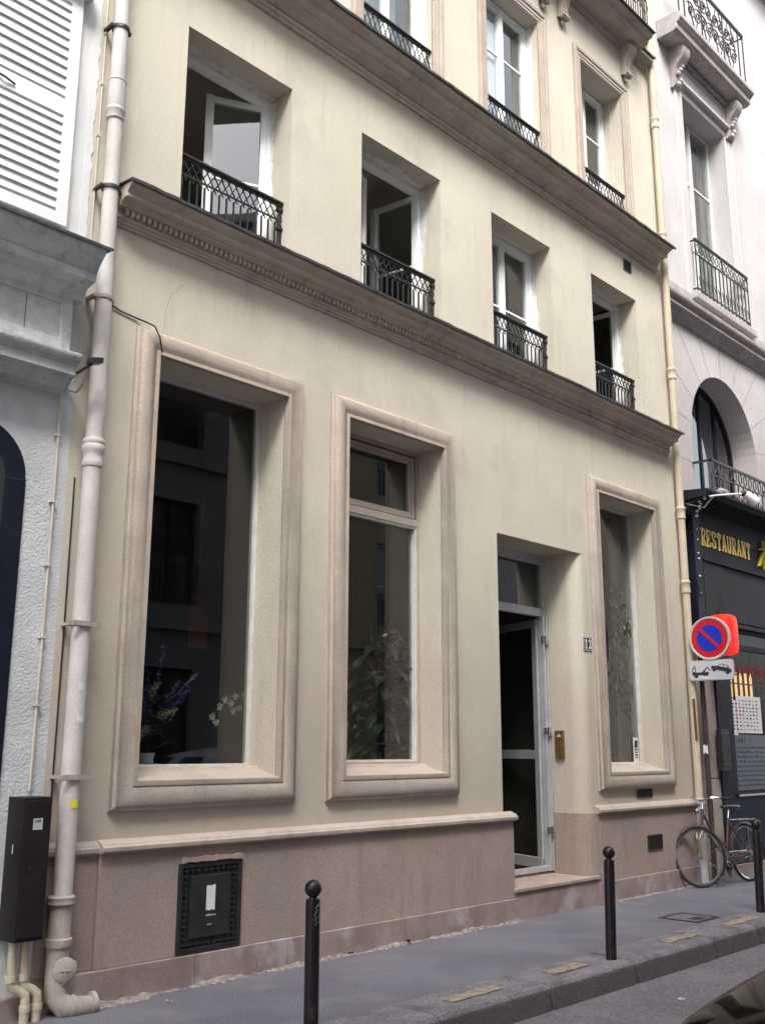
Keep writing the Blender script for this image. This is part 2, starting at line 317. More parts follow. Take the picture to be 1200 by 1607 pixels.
# stroke letters: polylines in a unit box; (points, weight)
GL = {
 'R': [([(.2,0),(.2,1)],1),([(.2,.97),(.6,.97),(.8,.88),(.82,.74),(.75,.58),(.55,.5),(.2,.5)],.7),([(.5,.5),(.8,.05),(.95,.03)],.9),([(.03,.03),(.4,.03)],.4),([(.03,.97),(.3,.97)],.4)],
 'E': [([(.2,0),(.2,1)],1),([(.03,.96),(.85,.96),(.85,.74)],.5),([(.2,.5),(.6,.5)],.5),([(.6,.62),(.6,.38)],.35),([(.03,.04),(.85,.04),(.88,.28)],.5)],
 'S': [([(.82,.72),(.8,.85),(.6,.97),(.35,.97),(.17,.85),(.17,.68),(.3,.56),(.68,.44),(.84,.3),(.82,.14),(.62,.03),(.38,.03),(.18,.14),(.14,.3)],.8)],
 'T': [([(.5,0),(.5,1)],1),([(.08,.74),(.08,.96),(.92,.96),(.92,.74)],.5),([(.3,.03),(.7,.03)],.4)],
 'A': [([(.15,.03),(.48,1)],.6),([(.48,1),(.85,.03)],1),([(.25,.32),(.72,.32)],.5),([(0,.03),(.3,.03)],.4),([(.68,.03),(1,.03)],.4)],
 'U': [([(.2,1),(.2,.25),(.32,.06),(.5,.02),(.7,.07),(.8,.25),(.8,1)],.85),([(.03,.97),(.38,.97)],.4),([(.65,.97),(.97,.97)],.4)],
 'N': [([(.2,0),(.2,1)],.6),([(.18,1),(.8,0)],1),([(.8,0),(.8,1)],.6),([(.02,.97),(.3,.97)],.4),([(.03,.03),(.36,.03)],.4),([(.64,.97),(.97,.97)],.4)],
 'M': [([(.12,0),(.15,1),(.5,.25),(.85,1),(.88,0)],.8)],
 'P': [([(.2,0),(.2,1)],1),([(.2,.97),(.65,.97),(.83,.85),(.83,.62),(.65,.5),(.2,.5)],.8)],
 'O': [([(.5,1),(.25,.92),(.12,.65),(.12,.35),(.25,.08),(.5,0),(.75,.08),(.88,.35),(.88,.65),(.75,.92),(.5,1)],.85)],
 'I': [([(.5,0),(.5,1)],1)], 'L': [([(.2,1),(.2,.03),(.85,.03)],.9)],
 '1': [([(.25,.78),(.5,.98),(.5,0)],1),([(.25,.03),(.78,.03)],.45)],
 '2': [([(.18,.72),(.22,.9),(.45,.98),(.7,.92),(.8,.72),(.7,.5),(.2,.05),(.84,.05),(.84,.2)],.8)],
 '4': [([(.65,0),(.65,1),(.1,.3),(.9,.3)],.8)], '-': [([(.2,.5),(.8,.5)],.9)],
 '0': [([(.5,1),(.2,.85),(.15,.5),(.2,.15),(.5,0),(.8,.15),(.85,.5),(.8,.85),(.5,1)],.85)],
 '5': [([(.8,.97),(.25,.97),(.2,.55),(.6,.6),(.82,.4),(.75,.12),(.45,.02),(.15,.12)],.8)],
}
def text(mb, s, x, z, h, w, y, th=.004, t=.16, gap=.18, fn=None):
    for ch in s:
        if ch in GL:
            for pts, k in GL[ch]:
                P = [(x+p[0]*w, z+p[1]*h) for p in pts]; tt = t*w*k/2
                for a, b in zip(P, P[1:]):
                    d = Vector((b[0]-a[0], b[1]-a[1])); L = d.length or 1e-6; d /= L; nn = Vector((-d.y, d.x))*tt; e = d*tt*.6
                    q = [(a[0]-e.x-nn.x,a[1]-e.y-nn.y),(b[0]+e.x-nn.x,b[1]+e.y-nn.y),(b[0]+e.x+nn.x,b[1]+e.y+nn.y),(a[0]-e.x+nn.x,a[1]-e.y+nn.y)]
                    th2 = th*(1+.04*random.random()); mb.prism_y(q, y-th2, y)
        x += w*(1+gap)
    return mb

# ------------------------------------------------------------------ ground
g = MB(); g.box(-40, 60, -40, 40, -1.2, -.16); struct('road', g, ROADM)
g = MB()
for (xa, xb) in ((-14, 45),): g.box(xa, xb, -1.36, 4, -.5, 0)
struct('pavement', g, ASPH)
g = MB(); g.box(-14, 45, -12, -6.75, -.5, -.015); struct('opposite_pavement', g, ASPH)
g = MB(); x = -13.9
js = [-.75, .4, 1.6, 2.75, 3.9, 5.05, 6.2, 7.33, 8.62, 9.52, 10.7, 11.85]
ed = [-13, -11.8, -10.6, -9.4, -8.2, -7, -5.8, -4.6, -3.3, -2.0] + js + [13.1+1.2*i for i in range(24)]
for a, b in zip(ed, ed[1:]):
    j = random.uniform(-.006, .006); k = random.uniform(-.004, .006)
    pr = [(-1.35+j,-.3),(-1.35+j,.004+k),(-1.685+j,.002+k),(-1.715+j,-.006+k),(-1.735+j,-.03),(-1.765+j,-.16),(-1.77+j,-.3)]
    g.prism_x(pr, a+.009, b-.009)
struct('kerb', g, KERB, bevel=.012)
g = MB(); g.box(-14, 45, -1.725, -1.36, -.3, -.022); struct('kerb_bedding', g, pm('kerb_joint_mortar',(.30,.28,.27),(.12,.11,.11),.95,9))
g = MB(); g.box(-14, 45, -6.75, -6.45, -.3, 0); struct('opposite_kerb', g, KERB)
def irregular(mb, x0, x1, y0, y1, z0, z1, n=10, a=.02):
    top = [(x0+(x1-x0)*i/n, y1+random.uniform(-a,a)) for i in range(n+1)]; bot = [(x0+(x1-x0)*i/n, y0+random.uniform(-a,a)) for i in range(n+1)][::-1]
    return mb.prism_z(top+bot, z0, z1)
g = MB()
for a, b in ((5.33,5.85),(6.47,6.88),(8.12,8.62),(9.27,9.88),(3.1,3.6)): irregular(g, a, b, -1.605, -1.50, .0, .0125, 9, .012)
struct('kerb_markings', g, YEL)
# crumbling mortar strip along the foot of the wall
g = MB(); n = 170
vs = []; fs = []
for i in range(n+1):
    x = 3.55+(8.2-3.55)*i/n; w = .035+.03*random.random()+.02*math.sin(x*5)**2+(.05 if x < 4.1 else 0); h = max(0,.006+.016*random.random()+.012*math.sin(x*9)*math.sin(x*2.3)); w *= .55+.5*abs(math.sin(x*3.7))
    y = -.055
    vs += [(x,y,.0),(x,y,h+.012),(x,y-w*.5,h),(x,y-w,.003),(x,y-w,-.02)]
for i in range(n):
    for k in range(4): fs.append((i*5+k, i*5+k+1, (i+1)*5+k+1, (i+1)*5+k))
g.add(vs, fs)
n0 = len(g.v); vs = []; fs = []
for i in range(60):
    x = 9.6+(11.6-9.6)*i/59; w = .02+.02*random.random(); vs += [(x,-.055,.0),(x,-.055,.015+.01*random.random()),(x,-.055-w,.002),(x,-.055-w,-.02)]
for i in range(59):
    for k in range(3): fs.append((i*4+k, i*4+k+1, (i+1)*4+k+1, (i+1)*4+k))
g.add(vs, fs)
struct('mortar_strip', g, MORT)
# manhole cover
m = thing('manhole_cover', 'rusty rectangular service cover set in the pavement between bollard and bicycle', 'cover', (9.45,-1.08,0))
MB().frame(-.22,.22,-.2,.2,.03,0,.01).xf(lambda v: (9.45+v.x, -1.1+v.z, .002+v.y*.6)).build('rim', IRON, m)
q = MB(); q.box(9.26,9.64,-1.27,-.93,.001,.004)
q.build('plate', ASPH, m)
q = MB()
for i in range(4): q.box(9.36+i*.05,9.385+i*.05,-1.24,-1.13,.004,.007)
q.build('keyhole', IRON, m)
def litter(x, y, z, s, k, lab):
    q = MB(); random.seed(k)
    for i in range(4):
        q.leaf((x,y,z+.004), (random.uniform(-1,1),random.uniform(-1,1),.3), (0,0,1), s, s*.6, .1, .2)
    single('litter', q, LITTER, lab, 'litter', (x,y,z))
litter(7.05,-2.25,-.16,.035,1,'crumpled whitish scrap of litter on the road below the middle kerbstones')
litter(9.72,-1.9,-.16,.07,2,'white paper scrap in the gutter at the right edge of the photo')
litter(4.12,-.32,0,.03,3,'small pale scrap of litter on the pavement near the drainpipe foot')
litter(7.62,-1.45,0.006,.015,4,'tiny white litter speck on the kerb right of the middle bollard')
# small weeds at the wall foot
for i, (x, lab) in enumerate(((6.62,'small dry green weed growing where the wall meets the pavement, left of the step'),(5.95,'tiny low weed in the mortar strip below the middle shop window'))):
    q = MB(); random.seed(20+i)
    for k in range(16):
        a = random.uniform(math.pi, 2*math.pi); q.leaf((x+random.uniform(-.03,.03),-.10,.02),(math.cos(a),math.sin(a)*.7,random.uniform(.4,1.4)),(0,.3,1),.05*(1-i*.4),.014,.3)
    single('weed', q, WEED, lab, 'weed', (x,-.1,.01))

# ------------------------------------------------------------------ main building
B = thing('apartment_building', 'cream rendered apartment house with brown cornices, number 12, filling the photo', 'building', (7.6,0,0))
XL, XR = 3.34, 11.98
SW1 = (3.98,5.225,1.33,4.33); SW2 = (5.92,7.19,1.33,4.33); SW3 = (9.93,11.21,1.30,4.41)
F1 = [(4.11,5.22),(6.09,7.23),(8.08,9.20),(10.07,11.14)]
F1Z = (5.50,7.19); F2 = [(4.11,5.15),(6.09,7.12),(8.06,9.09),(10.03,11.03)]; F2Z = (8.06,10.12)
holes = [SW1, SW2, SW3, (8.05,9.80,0.0,3.65)] + [(a,b,*F1Z) for a,b in F1] + [(a,b,*F2Z) for a,b in F2] + [(a,b,11.2,13.2) for a,b in F2]
w = MB(); wall(w, XL, XR, -.3, 15.2, 0, .40, [(a,b,max(c,-.29),d) for a,b,c,d in holes])
# rounded right jamb of the doorway
jp = [(9.80,0)] + [(9.62-.15*math.sin(R(a)), .16-.16*math.cos(R(a))) for a in range(0,91,9)] + [(9.455,.38),(9.455,.40),(9.80,.40)]
w.prism_z(jp, -.29, 3.65)
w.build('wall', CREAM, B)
w = MB(); w.prism_x([(0,15.2),(-.3,15.2),(-.3,15.3),(3,18),(12,18),(12,15.2)], XL, XR); w.build('roof', ROOF, B)
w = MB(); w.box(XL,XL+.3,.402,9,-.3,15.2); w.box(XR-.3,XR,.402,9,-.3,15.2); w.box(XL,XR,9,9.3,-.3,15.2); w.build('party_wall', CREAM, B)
# plinth
w = MB()
w.box(3.74, 8.15, -.045, 0, .2, .9); w.box(3.35, 3.74, -.02, 0, .2, .9)
w.box(9.66, 11.95, -.045, 0, .2, .9)
w.prism_z([(9.66,-.045)]+[(9.60-.16*math.sin(R(a)), .125-.17*math.cos(R(a))) for a in range(0,91,10)]+[(9.44,.375),(9.47,.375),(9.50,.1),(9.66,.004)], .285, .9)
w.build('plinth', PLIN, B, bevel=.004)
w = MB()
cp = [(0,.885),(-.052,.885),(-.088,.902),(-.09,.93),(-.075,.938),(-.068,.95),(0,.975)]
w.prism_x(cp, 3.735, 8.17); w.prism_x([(y*.55,z-.004) for y,z in cp], 3.35, 3.735)
w.prism_x(cp, 9.62, 11.95)
w.build('plinth_cap', TRIM, B, bevel=.004)
w = MB()
for a, b in zip([3.5,4.5,5.33,6.25,7.35,8.155],[4.5,5.33,6.25,7.35,8.155]): w.box(a+.002,b-.002,-.07+random.uniform(-.002,.002),0,-.2,.2)
w.build('base_course', BASE, B, bevel=.005); w = MB()
for a, b in zip([9.565,10.3,11.0,11.95],[10.3,11.0,11.95]): w.box(a+.002,b-.002,-.065,0,-.2,.21)
w.build('base_course', BASE, B, bevel=.005)
for jx in ((9.655,9.662),(9.93,9.938),(7.37,7.374)): MB().box(*jx,-.048,-.044,.22,.88).build('plinth_joint', TRIM, B)
# step
w = MB(); w.box(8.157,9.562,-.055,.5,-.2,.245); w.build('step', BASE, B, bevel=.006)
w = MB(); w.box(8.13,9.60,-.075,.40,.247,.285); w.build('step_tread', STEPM, B, bevel=.008)
w = MB(); w.box(8.05,9.45,.401,.56,.2,.30); w.build('threshold', WOODF, B)

# cornices
def cornice(prof, x0, x1, name, mat, extra=None):
    q = MB(); q.prism_x(prof, x0, x1)
    if extra: extra(q)
    return q.build(name, mat, B, bevel=.003, bseg=1)
c1 = [(0,5.215),(-.020,5.215),(-.020,5.235),(-.038,5.238),(-.038,5.258),(-.055,5.262),(-.055,5.284),(-.048,5.290),(-.048,5.332),(-.100,5.336),(-.100,5.350),
      (-.112,5.362),(-.125,5.366),(-.125,5.376),(-.175,5.378),(-.175,5.412),(-.182,5.416),(-.186,5.424),(-.200,5.440),(-.225,5.452),(-.232,5.458),(-.232,5.476),(0,5.49)]
def dent(q):
    x = 3.60
    while x < 11.68: q.box(x, x+.028, -.088, -.046, 5.290, 5.334); x += .047
cornice(c1, 3.545, 11.72, 'cornice', CORN, dent)
def flashing(x0, x1, d, z, name='zinc_flashing'):
    q = MB(); n = int((x1-x0)/.09)
    top = []; 
    for i in range(n+1):
        x = x0+(x1-x0)*i/n; j = random.uniform(-.004,.004); k = random.uniform(-.0035,.0025)
        top.append([(x,-d-.022+j,z-.020+k),(x,-d-.024+j,z+.004+k),(x,-.02,z+.028),(x,.01,z+.028),(x,.01,z+.018),(x,-d+.002,z-.0045+k),(x,-d-.012+j,z-.020+k)])
    m_ = 7; vs = [p for t in top for p in t]
    fs = [(i*m_+a, i*m_+(a+1)%m_, (i+1)*m_+(a+1)%m_, (i+1)*m_+a) for i in range(n) for a in range(m_)]+[tuple(range(m_)), tuple(range(n*m_,(n+1)*m_))[::-1]]
    q.add(vs, fs); return q.build(name, ZINC, B)
flashing(3.53, 11.74, .235, 5.482)
c2 = [(0,7.775),(-.024,7.775),(-.024,7.80),(-.045,7.806),(-.050,7.822),(-.045,7.838),(-.030,7.842),(-.030,7.858),(-.048,7.862),(-.058,7.885),(-.078,7.906),(-.105,7.920),(-.135,7.926),(-.135,7.936),(-.195,7.938),(-.195,7.978),
      (-.203,7.982),(-.203,7.990),(-.215,8.000),(-.245,8.018),(-.270,8.028),(-.278,8.034),(-.278,8.050),(0,8.06)]
cornice(c2, 3.345, 11.72, 'cornice', CORN)
flashing(3.345, 11.75, .285, 8.055)
c3 = [(0,10.86),(-.02,10.86),(-.025,10.88),(-.05,10.90),(-.055,10.93),(-.10,10.95),(-.15,10.96),(-.155,11.02),(0,11.03)]
cornice(c3, 3.345, 11.76, 'cornice', TRIM)
flashing(3.345, 11.78, .155, 11.03)
w = MB(); w.prism_x([(-.0,10.925),(-.27,10.935),(-.30,10.96),(-.30,10.99),(-.36,11.02),(-.38,11.06),(-.01,11.07)], 3.6, 11.35); w.build('balcony_slab', TRIM, B)
w = MB(); w.box(3.58,11.37,-.41,-.02,11.072,11.085); w.build('zinc_flashing', ZINC, B)
for x in (3.8,5.5,7.5,9.2,9.62,11.16):
    q = MB()
    pf = [(0,10.50),(-.03,10.47),(-.055,10.455),(-.085,10.465),(-.10,10.49),(-.095,10.52),(-.075,10.545),(-.07,10.60),(-.085,10.66),(-.11,10.72),(-.145,10.77),(-.175,10.815),(-.185,10.86),(-.17,10.90),(-.13,10.925),(0,10.925)]
    q.prism_x(pf, x-.075, x+.075); q.prism_x([(y-.012,z) for y,z in pf[6:13]]+[(-.03,10.84),(-.03,10.58)], x-.02, x+.02)
    q.lathe((x-.085,-.135,10.865), [(.001,0),(.038,0),(.038,.17),(.001,.17)], 14, 'X'); q.ball((x,-.03,10.43), .035, 8, 6, (1,.7,1.5))
    q.build('scroll_bracket', TRIM, B, smooth=True)

# moulded surrounds of the three shop windows
SP = [(.185,0),(.184,-.018),(.176,-.022),(.166,-.040),(.148,-.058),(.124,-.068),(.098,-.070),(.072,-.066),(.050,-.055),(.034,-.046),(.030,-.044),(.028,-.052),(.018,-.055),(0,-.055),(0,.004)]
for r in (SW1, SW2, SW3):
    MB().loop(r, SP).build('window_surround', TRIM, B, smooth=True)
    x0,x1,z0,z1 = r
    MB().prism_x([(-.050,z0-.002),(-.050,z0+.008),(.18,z0+.062),(.20,z0+.085),(.37,z0+.092),(.37,z0-.02),(0,z0-.02)], x0+.001, x1-.001).build('sill', TRIM, B, bevel=.003)

def pane(parent, x0,x1,z0,z1,y, mat=GLASS, fn=None, t=.006):
    q = MB().box(x0,x1,y,y+t,z0,z1)
    if fn: q.xf(fn)
    return q.build('pane', mat, parent)
# window 1 (fixed white frame)
x0,x1,z0,z1 = SW1; f = MB().frame(x0,x1,z0+.075,z1,.028,.30,.36).build('window', OLDW, B, bevel=.003)
pane(f, x0+.02,x1-.02,z0+.09,z1-.02,.33)
# window 2 (beige double frames with fanlight)
x0,x1,z0,z1 = SW2
q = MB().frame(x0,x1,z0+.075,z1,.032,.27,.38); q.box(x0+.03,x1-.03,.275,.375,3.60,3.67)
q.frame(x0+.05,x1-.05,3.68,z1-.05,.035,.29,.36); q.frame(x0+.085,x1-.085,3.715,z1-.085,.025,.305,.35)
f = q.build('window', WBEIGE, B, bevel=.003)
pane(f, x0+.09,x1-.09,3.72,z1-.09,.33); pane(f, x0+.03,x1-.03,z0+.09,3.62,.33)
MB().frame(x0+.031,x1-.031,z0+.105,3.60,.018,.285,.36).build('glazing_bead', OLDW, f)
# window 3 (white frame)
x0,x1,z0,z1 = SW3; f = MB().frame(x0,x1,z0+.075,z1,.026,.27,.35).build('window', OLDW, B, bevel=.003)
pane(f, x0+.02,x1-.02,z0+.09,z1-.02,.31)

# doorway
D = MB().frame(8.05,9.455,.31,3.60,.05,.40,.47); D.box(8.10,9.40,.41,.46,2.97,3.06); D.box(8.05,9.455,.40,.47,3.60,3.66)
D.box(9.375,9.40,.385,.46,.31,2.97); D.box(9.415,9.43,.37,.42,.31,3.0)
door = D.build('door_frame', ALU, B, bevel=.003)
pane(door, 8.09,9.41,3.05,3.56,.43)
hp = Vector((9.385,.47,0)); dv = Vector((.33,.944,0)).normalized(); nv = Vector((dv.y,-dv.x,0))
def leafx(v): return hp + dv*v.x + nv*v.y + Vector((0,0,v.z))
q = MB().frame(0,1.22,.325,2.945,.085,-.025,.025); q.box(.08,1.14,-.022,.022,1.44,1.535); q.box(0,1.22,-.029,.029,.325,.43)
q.xf(leafx); q.build('door_leaf', ALU, door, bevel=.003)
pane(door, .08,1.14,1.53,2.87,-.004, fn=leafx); pane(door, .08,1.14,.42,1.45,-.004, fn=leafx)
for z in (.70,1.72,2.70):
    q = MB().box(9.35,9.41,.375,.40,z,z+.05).box(9.385,9.44,.36,.385,z-.045,z-.002); q.lathe((9.395,.362,z-.045),[(.001,0),(.012,0),(.012,.1),(.001,.1)],10)
    q.build('hinge', CHROME, door, smooth=True)

# interiors: back rooms (real boxes behind the openings)
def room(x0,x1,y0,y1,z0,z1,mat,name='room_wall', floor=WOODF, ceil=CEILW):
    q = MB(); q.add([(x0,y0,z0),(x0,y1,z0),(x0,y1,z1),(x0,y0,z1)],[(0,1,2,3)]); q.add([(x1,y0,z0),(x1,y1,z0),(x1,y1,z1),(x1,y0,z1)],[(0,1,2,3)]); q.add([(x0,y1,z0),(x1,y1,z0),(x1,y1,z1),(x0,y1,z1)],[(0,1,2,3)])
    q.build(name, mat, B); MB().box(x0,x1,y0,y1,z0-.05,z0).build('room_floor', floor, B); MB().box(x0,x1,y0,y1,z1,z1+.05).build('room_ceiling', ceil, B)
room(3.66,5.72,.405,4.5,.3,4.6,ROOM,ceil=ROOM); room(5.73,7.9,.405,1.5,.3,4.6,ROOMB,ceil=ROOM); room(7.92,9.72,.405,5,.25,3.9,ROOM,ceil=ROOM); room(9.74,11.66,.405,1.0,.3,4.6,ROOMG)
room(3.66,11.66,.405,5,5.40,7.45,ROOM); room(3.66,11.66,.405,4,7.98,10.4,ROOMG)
for r,d in ((SW1,1.0),(SW2,.9),(SW3,.8)):
    x0,x1,z0,z1 = r; MB().box(x0-.15,x1+.15,.405,d+.1,z0-.06,z0-.01).build('window_shelf', OLDW, B)

# casement windows
def casement(x0,x1,z0,z1,y,al,ar,mull=.05,gm=GLASSU,bars=(.5,),mat=PVC):
    f = MB().frame(x0,x1,z0,z1,.045,y,y+.07).build('window', mat, B, bevel=.003)
    ix0, ix1, iz0, iz1 = x0+.04, x1-.04, z0+.04, z1-.04; wd_ = (ix1-ix0)/2
    for side, ang in ((0,al),(1,ar)):
        if ang is None: continue
        c, s_ = math.cos(R(ang)), math.sin(R(ang))
        def fn(v, side=side, c=c, s_=s_):
            if side == 0: return Vector((ix0 + v.x*c - v.y*s_, y+.02 + v.x*s_ + v.y*c, v.z))
            return Vector((ix1 - v.x*c + v.y*s_, y+.02 + v.x*s_ + v.y*c, v.z))
        q = MB().frame(.002,wd_+.012*(side),iz0,iz1,.052,-.012+.004*side,.045)
        for b in bars: zb = iz0+(iz1-iz0)*b; q.box(.05,wd_-.045,0,.028,zb-.012,zb+.012)
        if side == 1: q.box(wd_-.028,wd_+.035,-.026,-.0085,iz0+.002,iz1-.002)
        q.xf(fn).build('sash', mat, f, bevel=.0025)
        p = MB().box(.045,wd_-.04,.012,.018,iz0+.045,iz1-.045).xf(fn).build('pane', gm, f)
    return f
cfg = [(95, 26), (20, 82), (0, 0), (100, 83)]
for (a,b), (al,ar) in zip(F1, cfg):
    casement(a+.002,b-.002,F1Z[0]+.012,F1Z[1]-.03,.27,al,ar)
    # rough filler left by the fitters, on the reveals and soffit
    q = MB(); n = 26; zs = [F1Z[0]+.02+(F1Z[1]-F1Z[0]-.05)*i/n for i in range(n+1)]; random.seed(int(a*10))
    ws = [.03+.05*max(0,math.sin(z*3+a))+.03*random.random() for z in zs]
    q.add([(b-.004,.275,z) for z in zs]+[(b-.004,.275-w_,z) for z,w_ in zip(zs,ws)], [(i,i+1,n+1+i+1,n+1+i) for i in range(n)])
    xs = [a+.01+(b-a-.02)*i/n for i in range(n+1)]; ws = [.04+.06*max(0,math.sin(x*4+a))+.03*random.random() for x in xs]
    q.add([(x,.275,F1Z[1]-.004) for x in xs]+[(x,.275-w_,F1Z[1]-.004) for x,w_ in zip(xs,ws)], [(i,i+1,n+1+i+1,n+1+i) for i in range(n)])
    q.box(a+.002,b-.002,.262,.345,F1Z[1]-.032,F1Z[1]-.006)
    q.build('filler', PLAST, B)
for i, (a,b) in enumerate(F2):
    casement(a+.002,b-.002,F2Z[0]+.012,F2Z[1]-.008,.27 if i == 3 else .16,0,0,bars=(.34,.68))
    MB().loop((a,b,8.055,F2Z[1]), [(.165,0),(.165,-.03),(.15,-.035),(.145,-.045),(.11,-.042),(.10,-.03),(.06,-.03),(.055,-.022),(.02,-.022),(.015,-.012),(0,-.012),(0,.004)]).build('window_surround', TRIM, B)
    if i == 2: MB().box(a+.06,(a+b)/2-.03,.235,.24,8.1,10.08).build('white_blind', PVC, B)
    n = 26; q = MB(); random.seed(50+i)
    zs = [8.1+2.0*k/n for k in range(n+1)]; ws = [(.075 if i < 3 else .0)+.02*random.random() for z in zs]
    q.add([(b-.004,.165,z) for z in zs]+[(b-.004,.165-w_,z) for z,w_ in zip(zs,ws)], [(k,k+1,n+1+k+1,n+1+k) for k in range(n)]); q.build('filler', PLAST, B)
for a,b in F2: casement(a+.002,b-.002,11.21,13.19,.2,0,0,bars=(.5,))

# railings
def railing(x0,x1,z0,z1,y,parent=B,full=True,lat=.145):
    q = MB(); q.box(x0,x1,y-.026,y+.026,z1-.022,z1); q.box(x0,x1,y-.014,y+.014,z1-.040,z1-.022); q.build('railing_handrail', IRON, parent, bevel=.004)
    q = MB(); zt, zb = z1-.04, z1-.04-lat; pitch = .072; n = int((x1-x0)/pitch); pitch = (x1-x0)/n
    if full: q.box(x0,x1,y-.007,y+.007,zb+.008,zb+.020)
    for i in range(-1, n+1):
        xa = x0+i*pitch
        for s_ in (0,1):
            p0 = (xa+s_*pitch*1.5, zt); p1 = (xa+(1-s_)*pitch*1.5, zb-.03)
            # clip to the opening
            (ax,az),(bx,bz) = p0,p1
            if min(ax,bx) < x0:
                if max(ax,bx) <= x0: continue
                t_ = (x0-ax)/(bx-ax); c_ = (x0, az+(bz-az)*t_); (ax,az),(bx,bz) = (c_, (bx,bz)) if ax < x0 else ((ax,az), c_)
            if max(ax,bx) > x1:
                if min(ax,bx) >= x1: continue
                t_ = (x1-ax)/(bx-ax); c_ = (x1, az+(bz-az)*t_); (ax,az),(bx,bz) = (c_, (bx,bz)) if ax > x1 else ((ax,az), c_)
            yy = y + (.004 if s_ else -.004)
            q.bar((ax,yy,az),(bx,yy,bz),.008,.008)
    q.build('railing_lattice', IRON, parent)
    if full:
        q = MB()
        for i in range(n+1):
            x = min(max(x0+i*pitch,x0+.008),x1-.008); q.bar((x,y,zb-.022),(x,y,z0),.013,.013)
        q.box(x0,x1,y-.008,y+.008,z0+.035,z0+.05); q.build('railing_balusters', IRON, parent)
        for z in (z1-.075, z0+.62*(z1-z0)-.02): MB().box(x1-.05,x1+.008,y-.02,y+.02,z-.012,z+.012).build('railing_clamp', IRON, parent)
        MB().box(x1-.04,x1-.022,y-.009,y+.009,z0,z1-.04).build('railing_post', IRON, parent)
    else:
        MB().box(x0,x1,y-.008,y+.008,zb-.035,zb-.02).build('railing_rod', IRON, parent)
for a,b in F1: railing(a+.001,b-.001,5.512,6.12,.10)
for a,b in F2: railing(a+.001,b-.001,8.09,8.64 if a > 4 else 8.6,.03,full=False,lat=.22)
q = MB(); q.box(8.8,11.3,-.36,-.33,11.9,11.93)
for i in range(40): q.bar((8.85+i*.062,-.345,11.09),(8.85+i*.062,-.345,11.9),.012)
for i in range(10): 
    c = 8.95+i*.25; q.tube([(c+.1*math.cos(t*.6),-.345,11.45+.1*math.sin(t*.6)) for t in range(12)], .007, 5)
q.build('balcony_railing', IRON, B)

# curtains in the second-floor windows
for i, (a,b) in enumerate(F2[1:]):
    q = MB(); n = 40; xs = [a+.45+(b-a-.45)*k/n for k in range(n+1)]
    q.add([(x,.52+.02*math.sin(x*60),8.12) for x in xs]+[(x,.52+.02*math.sin(x*60),10.1) for x in xs], [(k,k+1,n+1+k+1,n+1+k) for k in range(n)])
    single('curtain', q, CURT, ('greenish curtain hanging behind the upper window cut by the top edge of the photo','greenish curtain hanging behind the middle upper white window','greenish curtain hanging behind the upper window nearest the right drainpipe')[i], 'curtain', ((a+b)/2,.52,8.12), 'curtains behind the upper windows', smooth=True)

# vents, grilles
def vent(x0,x1,z0,z1,y,lab):
    t = thing('wall_vent', lab, 'vent', ((x0+x1)/2,y,z0))
    MB().frame(x0,x1,z0,z1,.01,y-.012,y+.0).build('frame', IRON, t)
    MB().box(x0+.005,x1-.005,y-.004,y-.0015,z0+.005,z1-.005).build('backing', INK, t)
    q = MB(); n = max(3,int((z1-z0)/.02))
    for i in range(n): z = z0+.012+(z1-z0-.024)*i/(n-1); q.box(x0+.01,x1-.01,y-.010,y-.005,z-.003,z+.003)
    q.build('slats', GRIL, t)
vent(10.52,10.86,1.02,1.125,-.001,'wide dark vent on the wall directly under the right shop window')
vent(10.63,10.95,.46,.62,-.046,'dark square vent in the plinth below the right shop window')
vent(10.87,11.05,7.53,7.68,-.001,'small dark vent high on the wall below the upper cornice near the right drainpipe')
vent(5.0,5.2,8.75,8.95,-.001,'dark vent at the top edge of the photo above the open left window')

t = thing('cellar_grille', 'black cast iron cellar grille with pierced star border in the plinth', 'grille', (4.61,-.05,.21))
MB().frame(4.345,4.885,.212,.785,.03,-.062,-.044).build('frame', GRIL, t, bevel=.003)
MB().box(4.36,4.87,-.048,-.0445,.22,.78).build('backing', INK, t)
MB().box(4.445,4.785,-.063,-.0485,.30,.70).build('plate', GRIL, t, bevel=.003)
q = MB()
def star(cx, cz, r): 
    q.prism_y([(cx+rr*math.cos(R(45*k)), cz+rr*math.sin(R(45*k))) for k in range(8) for rr in [r if k%2==0 else r*.3]], -.060, -.0485)
for i in range(13):
    z = .262+i*(.735-.262)/12
    for x in (4.41,4.82): star(x, z, .026)
for i in range(9):
    x = 4.41+i*.41/8
    for z in (.262,.735): star(x, z, .026)
q.build('pierced_border', GRIL, t)
q = MB(); irregular(q, 0, .075, 0, .16, 0, .001, 6, .006); q.xf(lambda v: (4.575+v.x, -.0635-v.z, .47+v.y)); q.build('torn_sticker', PAPER, t)
q = MB(); random.seed(5)
for i in range(7): x = 4.575+i*.012; q.bar((x,-.0642,.43+.006*random.random()),(x+.014,-.0642,.437+.006*random.random()),.004,.001)
for i in range(3): q.bar((4.59+i*.014,-.0642,.375),(4.6+i*.014,-.0642,.38),.004,.001)
q.build('scratch_marks', PAPER, t)
q = MB(); irregular(q, 4.37, 4.885, 0, .035, 0, .035, 14, .006); q.xf(lambda v: (v.x, -.045-v.z*.8, .79+v.y)); q.build('mortar_lintel', PLIN, t)

# number plate
t = thing('house_number_plate', 'small dark enamel plate reading 12 right of the doorway', 'number plate', (9.645,-.001,2.58))
MB().box(9.565,9.725,-.008,-.001,2.585,2.735).build('plate', BLUE_E, t, bevel=.002)
MB().frame(9.570,9.720,2.590,2.730,.006,-.0095,-.007).build('border', WHITE, t)
text(MB(), '12', 9.583, 2.612, .096, .054, -.008, .002, .26, .22).build('lettering', WHITE, t)
